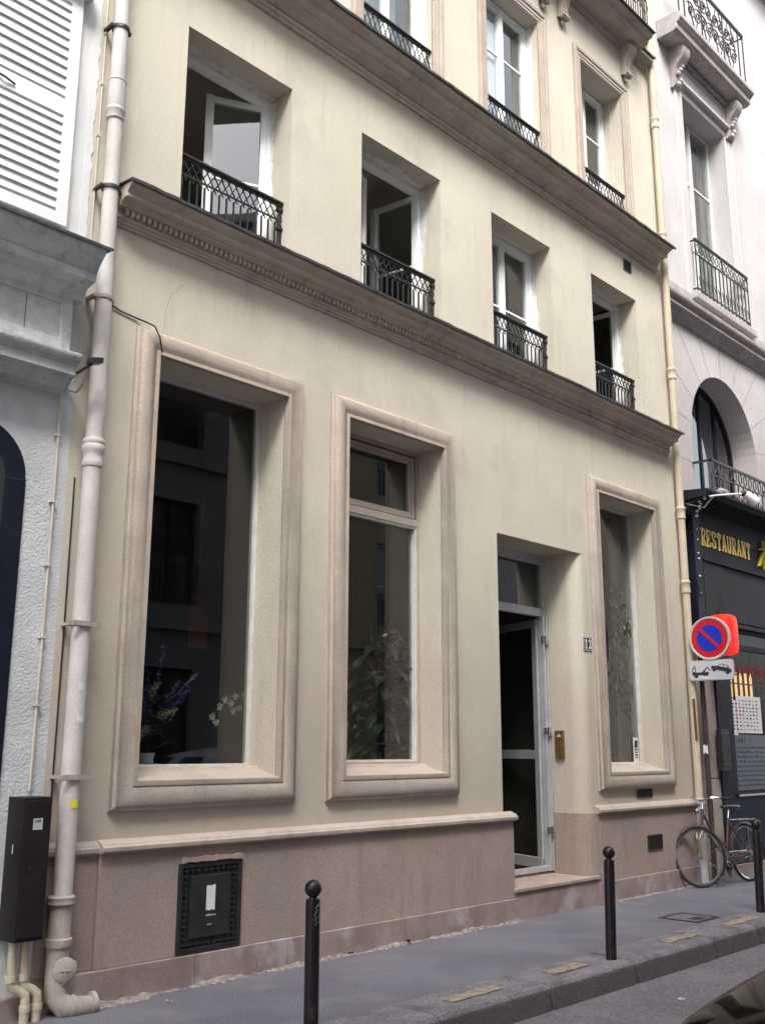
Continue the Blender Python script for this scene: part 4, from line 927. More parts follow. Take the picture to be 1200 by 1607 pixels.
# red lantern
t = thing('red_lantern', 'glowing red paper lantern hanging behind the no-parking sign', 'lantern', (12.36,-.30,2.69))
q = MB(); LC = (12.36,-.30)
pf = [(.02,2.70),(.11,2.705),(.15,2.73),(.165,2.78),(.168,2.95),(.165,3.12),(.15,3.18),(.11,3.205),(.02,3.21)]
q.lathe((LC[0],LC[1],0), pf, 24); 
for i in range(len(q.v)):
    v = q.v[i]; dx,dy = v.x-LC[0], v.y-LC[1]; r_ = math.hypot(dx,dy)
    if r_ > 1e-6: k_ = (abs(dx/r_)**4+abs(dy/r_)**4)**-.25; q.v[i] = Vector((LC[0]+dx*k_*.92, LC[1]+dy*k_*.92, v.z))
q.build('shade', LANT, t, smooth=True)
MB().lathe((LC[0],LC[1],3.205),[(.001,0),(.075,0),(.075,.03),(.001,.03)],16).build('cap', IRON, t)
q = MB(); q.ball((LC[0]-.158,LC[1]-.05,3.07),.045,10,8,(.15,1,1)); q.build('bulb_glow', LANTG, t, smooth=True)
MB().tube([(LC[0],LC[1]+.07,3.22),(LC[0],LC[1],3.47),(LC[0],LC[1]-.07,3.22)],.003,4).tube([(LC[0],LC[1],3.47),(12.25,-.10,3.45),(12.20,-.08,3.62)],.006,5).build('hanger', IRON, t)
# canopy spotlights
t = thing('sign_spotlight', 'white spotlight on a long arm reaching over the dark restaurant canopy', 'lamp', (12.2,-.4,4.72))
MB().tube([(12.10,-.36,4.70),(12.10,-.50,4.695),(12.42,-.66,4.745)],.012,8).build('arm', WHITE, t, smooth=True)
q = MB(); q.lathe((0,0,0),[(.02,-.02),(.045,0),(.06,.10),(.07,.18),(.06,.185)],14); mm = Vector((.6,-.35,-.45)).to_track_quat('Z','Y').to_matrix(); q.xf(lambda v: mm@v+Vector((12.45,-.68,4.745))); q.build('lamp_head', WHITE, t, smooth=True)
MB().ball((12.44,-.67,4.75),.045,10,7).build('joint', IRON, t)
q = MB(); q.ball((12.62,-.30,4.84),.10,12,8,(1.2,.8,.7)); q.xf(lambda v: v+Vector((.01*math.sin(v.x*60),0,.015*math.sin(v.x*45+v.y*30))))
single('plastic_bag', q, pm('grey_plastic_bag',(.30,.28,.31),(.2,.19,.21),.5,20), 'crumpled grey plastic bag wrapped lamp lying on the dark canopy', 'bag', (12.62,-.3,4.78), smooth=True)
q = MB(); random.seed(12)
for i in range(10): q.ball((12.03+.02*random.random(),-.20-.02*i*random.random(),4.45+.03*i),.022,6,4,(1,1,.8))
q.tube([(11.97,-.10,4.62),(12.05,-.30,4.55),(12.16,-.38,4.70)],.010,5)
single('cable_clutter', q, pm('grey_cable_clutter',(.22,.21,.22),(.06,.06,.065),.7,30), 'tangle of grey cables and fittings under the left end of the restaurant canopy', 'cables', (12.03,-.2,4.45), smooth=True)

# ------------------------------------------------------------------ no-parking sign
t = thing('parking_sign', 'round red and blue no-parking sign with tow-away plate on a dark pole', 'road sign', (11.97,-.155,0))
q = MB(); q.tube([(11.97,-.155,-.02),(11.97,-.155,3.0)],.030,14); q.build('pole', pm('sign_pole_paint',(.055,.038,.042),(.035,.028,.03),.5,8,.1), t, smooth=True)
DC = (11.80,-.375,2.865)
def disc(x0, th, r, mat, name, n=40, cy=DC[1], cz=DC[2]):
    q = MB(); q.lathe((x0,cy,cz),[(.001,0),(r,0),(r,th),(.001,th)],n,'X'); return q.build(name, mat, t, smooth=True)
q = MB(); q.lathe((DC[0]-.012,DC[1],DC[2]),[(.235,0),(.245,-.006),(.262,-.004),(.265,.01),(.262,.028),(.235,.028),(.235,0)],48,'X'); q.build('rim', SIGNG, t, smooth=True)
disc(DC[0]-.010,.02,.24,SIGNR,'red_face'); disc(DC[0]-.0125,.002,.162,SIGNB,'blue_face')
q = MB(); q.bar((DC[0]-.0145,DC[1]+.122,DC[2]+.122),(DC[0]-.0145,DC[1]-.122,DC[2]-.122),.002,.040)
vs_ = q.v; q.build('red_bar', SIGNR, t)
# plate 0.56 x 0.23
PLC = (11.80,-.37,2.48); hw, hh, rr = .285,.122,.045
pts = arc(hw-rr,hh-rr,rr,0,90,6)+arc(-hw+rr,hh-rr,rr,90,180,6)+arc(-hw+rr,-hh+rr,rr,180,270,6)+arc(hw-rr,-hh+rr,rr,270,360,6)
def plane_x(mb, poly, x0, th, c=PLC):     # poly (u to the right in view, v up); the face looks towards -x
    n = len(poly); vs = [(x0,c[1]-u,c[2]+v) for u,v in poly]+[(x0+th,c[1]-u,c[2]+v) for u,v in poly]
    return mb.add(vs,[tuple(range(n)),tuple(range(n,2*n))[::-1]]+[(i,(i+1)%n,(i+1)%n+n,i+n) for i in range(n)])
q = MB(); plane_x(q, pts, PLC[0]-.008,.02); q.build('tow_plate', SIGNG, t, bevel=.004)
q = MB(); plane_x(q, [(u*.96,v*.92) for u,v in pts], PLC[0]-.010,.003); q.build('tow_plate_face', SIGNW, t)
q = MB(); X = PLC[0]-.0125; T = .002
plane_x(q,[(-.245,-.055),(-.03,-.055),(-.03,-.02),(-.185,-.02),(-.195,-.02),(-.195,.035),(-.20,.04),(-.235,.04),(-.24,.035),(-.245,-.02)],X,T)
plane_x(q,[(-.12,-.02),(-.045,.048),(-.01,.0),(-.018,-.004),(-.05,.033),(-.085,-.02)],X+.0003,T)
plane_x(q,[(-.225,.045),(-.215,.075),(-.205,.045)],X,T)
for u,v in ((-.195,-.062),(-.075,-.062)): plane_x(q,[(u+.028*math.cos(R(a)),v+.026*math.sin(R(a))) for a in range(0,360,24)],X+.0002,T)
rotp = lambda P,a,c: [(c[0]+(x*math.cos(a)-y*math.sin(a)), c[1]+(x*math.sin(a)+y*math.cos(a))) for x,y in P]
carp = rotp([(-.125,-.025),(.125,-.025),(.135,.0),(.12,.02),(.095,.024),(.07,.058),(-.015,.058),(-.055,.022),(-.12,.012),(-.13,-.005)],-.24,(.13,.012)); plane_x(q,carp,X,T)
for u in (-.085,.085): c_ = rotp([(u,-.028)],-.24,(.13,.012))[0]; plane_x(q,[(c_[0]+.025*math.cos(R(a)),c_[1]+.023*math.sin(R(a))) for a in range(0,360,24)],X-.0004,T)
q.build('tow_pictogram', INK, t)
q = MB()
for P in ([(-.04,.026),(-.012,.05),(.018,.05),(.018,.026)],[(.026,.026),(.026,.05),(.062,.05),(.078,.026)]): plane_x(q,rotp(P,-.24,(.13,.012)),X-.0012,T)
plane_x(q,[(-.23,-.012),(-.23,.028),(-.205,.028),(-.205,-.012)],X-.0012,T)
q.build('pictogram_windows', SIGNW, t)
q = MB(); plane_x(q,[(-.125,-.10),(-.045,-.105),(-.048,-.068),(-.124,-.065)],X-.002,.001); q.build('white_sticker', PAPER, t)
q = MB(); q.box(11.812,11.98,-.21,-.185,2.84,2.88); q.box(11.812,11.98,-.21,-.185,2.46,2.50); q.build('bracket', IRON, t)
q = MB(); irregular(q,0,.06,0,.10,0,.001,5,.012); q.xf(lambda v: (11.938-v.z,-.13-v.x,1.50+v.y)); q.build('torn_sticker', PAPER, t)

# ------------------------------------------------------------------ bicycle
t = thing('bicycle', 'old bronze bicycle with silver mudguard lamp leaning by the drainpipe', 'bicycle', (12.0,-.28,0))
fc, rc = Vector((11.535,-.215,.34)), Vector((12.50,-.35,.34)); fd = (rc-fc).normalized(); fd.z = 0; fd.normalize()
side = Vector((-fd.y, fd.x, 0)); lean = .075
def BP(u, v, z): return Vector((fc.x,fc.y,0)) + fd*u + side*(v+lean*z) + Vector((0,0,z))     # u rearwards, v towards the wall, z up
wb = (Vector((rc.x-fc.x, rc.y-fc.y))).length
def wheel(u, steer, name):
    C0 = BP(u,0,.335); 
    d = Matrix.Rotation(steer,3,'Z')@fd; s = Vector((-d.y,d.x,0)); s = (s+Vector((0,0,0))).normalized(); uz = (Vector((0,0,1))+side*lean).normalized()
    ring = lambda r,off=0: [C0+(d*math.cos(2*math.pi*k/44)+uz*math.sin(2*math.pi*k/44))*r+s*off for k in range(45)]
    w_ = MB().tube(ring(.322),.0165,8,False).build('wheel', RUBT, t, smooth=True)
    q = MB().tube(ring(.302),.0105,6,False).tube(ring(.295),.0075,6,False); q.build('rim', CHROME, w_, smooth=True)
    q = MB(); 
    for k in range(36):
        a = 2*math.pi*k/36; p = C0+(d*math.cos(a)+uz*math.sin(a))*.297; b = a+(.9 if k%2 else -.9); h = C0+(d*math.cos(b)+uz*math.sin(b))*.018+s*(.025 if k%4<2 else -.025)
        q.tube([h,p],.0008,4,False)
    q.build('spokes', pm('dull_spokes',(.22,.21,.22),None,.5,metal=.5), w_)
    q = MB().tube([C0-s*.05,C0+s*.05],.017,10).tube([C0-s*.065,C0+s*.065],.006,8); q.build('hub', CHROME, w_, smooth=True)
    return C0, d, s, uz
st = R(-22)
FC, FDn, FS, FU = wheel(0, st, 'front'); RC, RD, RS_, RU = wheel(wb, 0, 'rear')
HT, HB = BP(.175,0,.86), BP(.125,0,.665)        # head tube top / bottom
BBK = BP(wb-.44,0,.285); ST = BP(wb-.295,0,.74); 
q = MB(); q.tube([HT,HB],.019,12); q.tube([BP(.135,0,.70),BP(.30,0,.50),BBK],.0165,10); q.tube([BP(.165,0,.82),BP(.34,0,.58),BP(wb-.40,0,.41)],.0145,10); q.tube([BBK,ST],.0155,10)
for s in (-1,1):
    q.tube([BBK+RS_*.02*s,RC+RS_*.055*s],.010,8); q.tube([BP(wb-.31,.012*s,.70),RC+RS_*.055*s],.008,8)
q.build('frame', BRZ, t, smooth=True)
q = MB()
for s in (-1,1):
    top = HB-Vector((0,0,.01)); q.tube([top+FS*.028*s, FC+FU*.20+FS*.05*s-FDn*.005, FC+FU*.09+FS*.055*s-FDn*-.0, FC+FS*.055*s-FDn*.0],[.0135,.012,.010,.008],8)
q.tube([HB+FS*-.04,HB+FS*.04],.015,8); q.build('fork', pm('champagne_fork_paint',(.36,.24,.11),(.28,.18,.09),.3,12,metal=.5,coat=.4), t, smooth=True)
q = MB(); q.tube([ST-(ST-BBK)*.02,ST+(ST-BBK)*.22],.0125,8); q.tube([HT,HT+(HT-HB).normalized()*.10],.011,8)
bt = HT+(HT-HB).normalized()*.10
q.tube([bt-FDn*0,bt-FDn*.045],.013,8)
hb = bt-FDn*.045
L_ = [hb-FS*.0, hb-FS*.10+Vector((0,0,.015)), hb-FS*.20+FDn*.03+Vector((0,0,.04)), hb-FS*.25+FDn*.12+Vector((0,0,.045)), hb-FS*.26+FDn*.22+Vector((0,0,.03))]
Rr_ = [hb+FS*.0, hb+FS*.10+Vector((0,0,.015)), hb+FS*.20+FDn*.03+Vector((0,0,.04)), hb+FS*.25+FDn*.12+Vector((0,0,.045)), hb+FS*.26+FDn*.22+Vector((0,0,.03))]
q.tube(L_,.0105,8); q.tube(Rr_,.0105,8); q.build('handlebar', CHROME, t, smooth=True)
q = MB(); q.tube(L_[-2:],.016,8); q.tube(Rr_[-2:],.016,8); q.build('grips', RUBT, t, smooth=True)
# saddle
sp = ST+(ST-BBK)*.22; sec = [(-.14,.022,.02,.018),(-.10,.024,.018,.016),(0,.045,.035,.022),(.06,.08,.042,.024),(.11,.09,.05,.026),(.14,.075,.045,.02),(.155,.03,.03,.01)]
q = MB(); vs = []; n = 12
for u,wd2,dp,hh in sec:
    for k in range(n): a = 2*math.pi*k/n; vs.append(sp+fd*(u)+side*(wd2*math.cos(a))+Vector((0,0,.035+(hh if math.sin(a)>0 else dp)*math.sin(a))))
q.add(vs,[(i*n+k,i*n+(k+1)%n,(i+1)*n+(k+1)%n,(i+1)*n+k) for i in range(len(sec)-1) for k in range(n)]+[tuple(range(n))[::-1],tuple(range((len(sec)-1)*n,len(sec)*n))])
q.build('saddle', pm('saddle_vinyl',(.03,.03,.035),None,.22,spec=.8,coat=.5), t, smooth=True)
# mudguards
def guard(C0,d,s,uz,a0,a1,wdt,name):
    q = MB(); vs = []; m_ = 20; pr = [(-wdt,.338),(-wdt*.7,.350),(0,.355),(wdt*.7,.350),(wdt,.338),(wdt*.7,.346),(0,.351),(-wdt*.7,.346)]
    for i in range(m_+1):
        a = R(a0+(a1-a0)*i/m_); e = d*math.cos(a)+uz*math.sin(a); vs += [C0+e*r+s*o for o,r in pr]
    n = len(pr); q.add(vs,[(i*n+k,i*n+(k+1)%n,(i+1)*n+(k+1)%n,(i+1)*n+k) for i in range(m_) for k in range(n)]+[tuple(range(n)),tuple(range(m_*n,(m_+1)*n))[::-1]])
    return q.build(name, MUDG, t, smooth=True)
guard(FC,FDn,FS,FU,128,-38,.022,'mudguard'); guard(RC,RD,RS_,RU,175,-10,.024,'mudguard')
q = MB()
for s in (-1,1):
    q.tube([FC+FS*.05*s,FC+(FDn*math.cos(R(-30))+FU*math.sin(R(-30)))*.34+FS*.018*s],.002,4); q.tube([RC+RS_*.05*s,RC+(RD*math.cos(R(20))+RU*math.sin(R(20)))*.35+RS_*.02*s],.002,4)
    # luggage rack
    q.tube([RC+RS_*.055*s, BP(wb+.03,.05*s,.70)],.004,6); q.tube([BP(wb-.27,.03*s,.72),BP(wb-.1,.05*s,.715),BP(wb+.20,.05*s,.715)],.0045,6)
for u in (-.05,.08,.2): q.tube([BP(wb+u,-.05,.716),BP(wb+u,.05,.716)],.0035,6)
q.build('luggage_rack', CHROME, t, smooth=True)
q = MB(); q.lathe((0,0,0),[(.001,-.045),(.018,-.04),(.030,-.015),(.034,0),(.030,.006),(.001,.010)],14); mm = (-FDn).to_track_quat('Z','Y').to_matrix(); c0 = HT-FDn*.09-Vector((0,0,.02)); q.xf(lambda v: mm@v+c0); q.tube([HT,c0],.005,6); q.build('headlamp', CHROME, t, smooth=True)
q = MB(); c1_ = FC+FU*.235+FS*-.06-FDn*.035; q.lathe(tuple(c1_),[(.001,-.05),(.016,-.045),(.019,0),(.012,.02),(.010,.045),(.001,.05)],12); q.build('dynamo', CHROME, t, smooth=True)
# drivetrain
q = MB(); 
kk = MB().lathe((0,0,0),[(.072,-.002),(.085,-.002),(.085,.002),(.072,.002),(.072,-.002)],28); mm = side.to_track_quat('Z','Y').to_matrix(); kk.xf(lambda v: mm@v+BBK-side*.045); q.v += kk.v; q.f += kk.f
q.tube([BBK-side*.06,BBK+side*.06],.018,10)
q.tube([BBK-side*.06,BBK-side*.065-fd*.155+Vector((0,0,-.02))],.008,6); q.tube([BBK+side*.06,BBK+side*.065+fd*.155+Vector((0,0,.02))],.008,6)
for s in (-1,1): c_ = BBK+side*.10*s+fd*.155*s+Vector((0,0,.02*s)); q.box(c_.x-.045,c_.x+.045,c_.y-.03,c_.y+.03,c_.z-.009,c_.z+.009)
q.tube([BBK-side*.045+Vector((0,0,.082)),RC-side*.045+Vector((0,0,.03))],.004,4); q.tube([BBK-side*.045-Vector((0,0,.082)),RC-side*.045-Vector((0,0,.03))],.004,4)
q.build('crankset', CHROME, t, smooth=True)
q = MB(); cbx = RC-side*.05
q.tube([cbx,cbx-side*.02],.032,12); q.tube([cbx-side*.01+Vector((0,0,-.02)),cbx-side*.01+Vector((-.03,0,-.09))],.012,6); q.build('derailleur', CHROME, t, smooth=True)
q = MB(); q.box(-.16,.16,-.012,.012,-.03,.05); q.xf(lambda v: BBK+fd*(v.x+.10)-side*(.07+v.y)+Vector((0,0,v.z*.6))); q.build('chain_guard', BRZ, t, bevel=.004)
q = MB(); q.tube([HB+fd*.03+Vector((0,0,.02)),BP(.21,-.03,.50),BP(.28,-.02,.47)],.003,4); q.tube([hb,HT-FDn*.05-Vector((0,0,.08)),HB-FDn*.02],.0028,4); q.tube([hb+FS*.05,HT-FDn*.07,BP(.2,0,.74)],.0028,4)
q.build('brake_cables', CABB, t)

# ------------------------------------------------------------------ bollards
def bollard(x, y, h, tiltx, lab, proto=None):
    if proto is None:
        r = thing('bollard', lab, 'bollard', (0,0,0), 'bollards along the kerb')
        q = MB(); q.lathe((0,0,0),[(.001,-.02),(.041,-.02),(.041,.66),(.041,.70),(.040,.725),(.034,.728),(.030,.728),(.001,.728)],28); q.build('post', BOLL, r, smooth=True)
        q = MB(); q.lathe((0,0,.72),[(.001,0),(.027,.002),(.024,.012),(.020,.018),(.001,.018)],20); q.build('neck', BOLL, r, smooth=True)
        q = MB(); q.ball((0,0,.782),.048,26,16); q.build('ball_head', BOLL, r, smooth=True)
    else:
        r = proto.copy(); COL.objects.link(r)
        for ch in list(proto.children):
            c = ch.copy(); COL.objects.link(c); c.parent = r
        r['label'] = lab
    r.location = (x,y,0); r.rotation_euler = (0, tiltx, 0); r.scale = (1,1,h/.83)
    return r
b1 = bollard(4.13,-1.6,.835,0,'black bollard with ball head nearest the camera, its foot cut by the bottom edge')
q = MB(); random.seed(8)
for i in range(9): a0 = random.uniform(-2.2,-1.2); z = .60+.012*i; q.bar((4.13+.0415*math.cos(a0),-1.6+.0415*math.sin(a0),z),(4.13+.0418*math.cos(a0+.3),-1.6+.0418*math.sin(a0+.3),z+.02),.004,.002)
LOCS = Vector((4.13,-1.6,.6))
single('graffiti_tag', q, pm('pale_marker_scrawl',(.2,.26,.27),None,.6), 'pale marker scrawl near the top of the nearest bollard', 'graffiti', (4.13,-1.6,.6))
bollard(7.235,-1.59,.815,R(2.4),'black bollard with ball head in the middle, in front of the doorway step', b1)
bollard(10.24,-1.45,.875,R(2.6),'black bollard with ball head at the right edge, overlapping the bicycle wheel', b1)

# ------------------------------------------------------------------ plants and things inside the windows
def spray(q, base, tip, mat_n, r, n, size, k):
    random.seed(k); base, tip = Vector(base), Vector(tip)
    for i in range(n):
        t_ = .35+.65*i/n; p = base.lerp(tip, t_)+Vector([random.uniform(-r,r)*(1.2-t_) for _ in range(3)])
        for j in range(3): q.leaf(p,[random.uniform(-1,1) for _ in range(3)],[random.uniform(-1,1) for _ in range(3)],size,size*.8,.1,.2)
t = thing('flower_arrangement', 'violet and cream flower arrangement behind the big left window', 'flowers', (4.5,.66,1.27))
q = MB(); q.lathe((4.5,.66,1.27),[(.001,0),(.06,0),(.08,.1),(.07,.2),(.08,.24),(.001,.24)],20); q.build('vase', POTW, t, smooth=True)
q = MB(); tips = [((4.5,.66,1.5),(4.55,.54,2.30)),((4.46,.66,1.5),(4.41,.52,2.12)),((4.5,.66,1.6),(4.86,.55,2.11)),((4.5,.66,1.55),(4.78,.53,1.98)),((4.42,.66,1.6),(4.38,.50,1.98)),((4.5,.66,1.6),(4.70,.54,2.04))]
for i,(a,b) in enumerate(tips): spray(q,a,b,0,.038,40,.026,30+i)
q.build('violet_blooms', FLP, t)
q = MB()
for i,(a,b) in enumerate([((4.5,.6,1.76),(4.66,.50,1.83)),((4.4,.6,1.82),(4.48,.5,2.02)),((4.38,.58,1.6),(4.40,.48,1.70))]): spray(q,a,b,0,.03,18,.030,60+i)
q.build('cream_blooms', FLW, t)
q = MB(); random.seed(77)
for a,b in tips: q.tube([a,Vector(a).lerp(Vector(b),.5)+Vector((0,0,.05)),b],.004,5)
for i in range(90): a_ = random.uniform(0,6.28); q.leaf((4.47+random.uniform(-.1,.1),.62,1.5+random.uniform(0,.4)),(math.cos(a_),-abs(math.sin(a_))*.4,random.uniform(.1,1)),(0,-.3,1),random.uniform(.12,.26),.022,.5)
q.build('foliage', LEAF2, t)
t = thing('orchid', 'white orchid spray near the right side of the big left window', 'flowers', (5.46,.70,1.27))
q = MB(); q.lathe((5.46,.70,1.27),[(.001,0),(.05,0),(.065,.14),(.001,.14)],16); q.build('pot', POTW, t, smooth=True)
q = MB(); P = [(5.46,.70,1.4),(5.48,.66,1.8),(5.40,.62,1.98),(5.25,.60,1.95),(5.08,.60,1.80)]; q.tube(P,.004,5); q.build('stem', STEM, t)
q = MB(); random.seed(4)
for c in ((5.05,.58,1.79),(5.09,.58,1.75),(5.12,.58,1.87),(5.17,.58,1.93),(5.24,.59,1.90),(5.29,.6,1.96),(5.33,.6,1.87),(5.38,.6,1.98),(5.26,.58,1.84)):
    for k in range(5):
        a_ = 2*math.pi*k/5+random.random(); q.leaf(c,(math.cos(a_),-.25,math.sin(a_)),(0,-1,.2),.038,.036,.1,.15)
q.build('petals', FLW, t)
t = thing('red_banner', 'dull red banner hanging inside the big left window', 'banner', (5.2,1.0,2.36))
MB().box(5.10,5.29,1.0,1.008,2.36,2.80).build('cloth', REDB, t); MB().tube([(5.10,1.004,2.81),(5.20,1.004,3.0),(5.29,1.004,2.81)],.002,4).tube([(5.20,1.004,3.0),(5.20,1.004,4.59)],.002,4).build('cord', CABB, t)
t = thing('potted_plant', 'tall dark leafy plant with red bracts behind the middle shop window', 'plant', (7.15,.72,1.27)); SH = Vector((.33,-.20,0))
q = MB(); q.lathe((6.75,.92,1.27),[(.001,0),(.11,0),(.15,.25),(.16,.28),(.001,.28)],22); q.xf(lambda v: v+SH).build('pot', POT, t, smooth=True)
q = MB(); random.seed(15)
for i in range(300):
    a_ = random.uniform(0,6.28); z = random.uniform(1.45,2.5); r_ = .05+.2*random.random(); 
    q.leaf((6.75+r_*math.cos(a_),.86+r_*.6*math.sin(a_),z),(math.cos(a_),math.sin(a_)*.7-.2,random.uniform(-.2,.8)),(0,-.4,1),random.uniform(.16,.30),random.uniform(.09,.15),.5,.2)
q.xf(lambda v: v+SH).build('foliage', LEAF2, t)
q = MB()
for i in range(80):
    a_ = random.uniform(0,6.28); b0 = (6.78+random.uniform(-.25,.38),.84,random.uniform(1.9,2.6)); q.leaf(b0,(math.cos(a_)*.6,-.2,1),(math.sin(a_),-1,.2),random.uniform(.28,.46),.06,.5,.2)
q.xf(lambda v: v+SH).build('strap_leaves', LEAF1, t)
q = MB()
for c in ((6.72,.72,2.62),(6.66,.70,2.50),(6.76,.72,2.56)):
    for k in range(8): a_ = random.uniform(0,6.28); q.leaf(c,(math.cos(a_),-.3,math.sin(a_)+.4),(0,-1,0),.10,.05,.2,.2)
q.xf(lambda v: v+SH).build('red_bracts', FLR, t)
q = MB()
for c in ((6.47,.7,2.22),(6.52,.7,2.17),(7.02,.7,2.66),(7.05,.7,2.62)):
    for k in range(9): a_ = random.uniform(0,6.28); q.leaf(c,(math.cos(a_),-.3,math.sin(a_)),(0,-1,0),.05,.018,.2,.2)
q.xf(lambda v: v+SH).build('pale_sprigs', FLW, t)
t = thing('small_plant', 'small bright green plant low in the right corner of the middle shop window', 'plant', (7.21,.52,1.27)); SH = Vector((.21,-.15,0))
q = MB(); q.lathe((7.0,.68,1.27),[(.001,0),(.06,0),(.08,.16),(.001,.16)],16); q.xf(lambda v: v+SH).build('pot', POT, t, smooth=True)
q = MB(); random.seed(21)
for i in range(60): a_ = random.uniform(0,6.28); q.leaf((7.0,.68,1.45),(math.cos(a_),math.sin(a_),random.uniform(.3,1.5)),(0,0,1),random.uniform(.05,.12),.035,.3,.2)
q.xf(lambda v: v+SH).build('foliage', LEAF3, t)
q = MB()
for k in range(6): q.ball((6.98+random.uniform(-.05,.06),.62,1.53+random.uniform(-.03,.05)),.010,6,4)
q.xf(lambda v: v+SH).build('yellow_blooms', YPAPER, t)
q = MB().box(6.40,6.60,.46,.58,1.272,1.42).box(6.41,6.59,.465,.575,1.425,1.45); single('blue_box', q, BLUP, 'pale blue box on the shelf low in the middle shop window', 'box', (6.5,.52,1.272))
q = MB().box(4.15,4.45,.45,.60,1.30,1.425); q.box(4.2,4.48,.44,.55,1.427,1.44); single('blue_papers', q, BLUP, 'pale blue papers on the shelf at the lower left of the big window', 'papers', (4.3,.52,1.3))
t = thing('ficus', 'weeping fig with hanging leaves behind the narrow right window', 'plant', (11.20,.56,1.27)); SH = Vector((.26,-.33,0))
q = MB(); q.lathe((10.95,.92,1.27),[(.001,0),(.10,0),(.13,.22),(.001,.22)],20); q.xf(lambda v: v+SH).build('pot', POT, t, smooth=True)
q = MB(); random.seed(31); br = []
q.tube([(10.95,.92,1.4),(10.92,.9,2.2),(10.96,.88,3.0),(10.93,.86,3.5)],[.018,.014,.009,.004],8)
for i in range(34):
    z = random.uniform(2.0,3.5); a_ = random.uniform(0,6.28); L2 = random.uniform(.2,.42)
    p0 = Vector((10.94,.88,z)); p1 = p0+Vector((math.cos(a_)*L2*.6,math.sin(a_)*L2*.35-.06,.08)); p2 = p0+Vector((math.cos(a_)*L2,math.sin(a_)*L2*.5-.08,-.15)); q.tube([p0,p1,p2],.003,4); br += [(p0,p1),(p1,p2),(p1,p2)]
q.xf(lambda v: v+SH).build('trunk', STEM, t, smooth=True)
q = MB()
for a,b in br:
    for k in range(9): p = a.lerp(b,random.random()); q.leaf(p,(random.uniform(-.6,.6),random.uniform(-.5,.3),-1),(random.uniform(-1,1),-1,0),random.uniform(.06,.10),.032,.0,.15)
q.xf(lambda v: v+SH).build('foliage', LEAF1, t)
q = MB().box(11.02,11.13,.292,.296,1.40,1.68); t = thing('window_notice', 'small white printed notice in the lower corner of the right shop window', 'notice', (11.08,.29,1.4)); q.build('sheet', PAPER, t)
q = MB(); q.prism_y([(11.04,1.56),(11.055,1.65),(11.10,1.645),(11.115,1.66),(11.11,1.57)], .289, .2915)
for i,z in enumerate((1.535,1.505,1.475,1.445)): q.box(11.04+.01*(i%2),11.115-.012*(i%2),.289,.2915,z,z+.012)
q.build('print', INK, t)


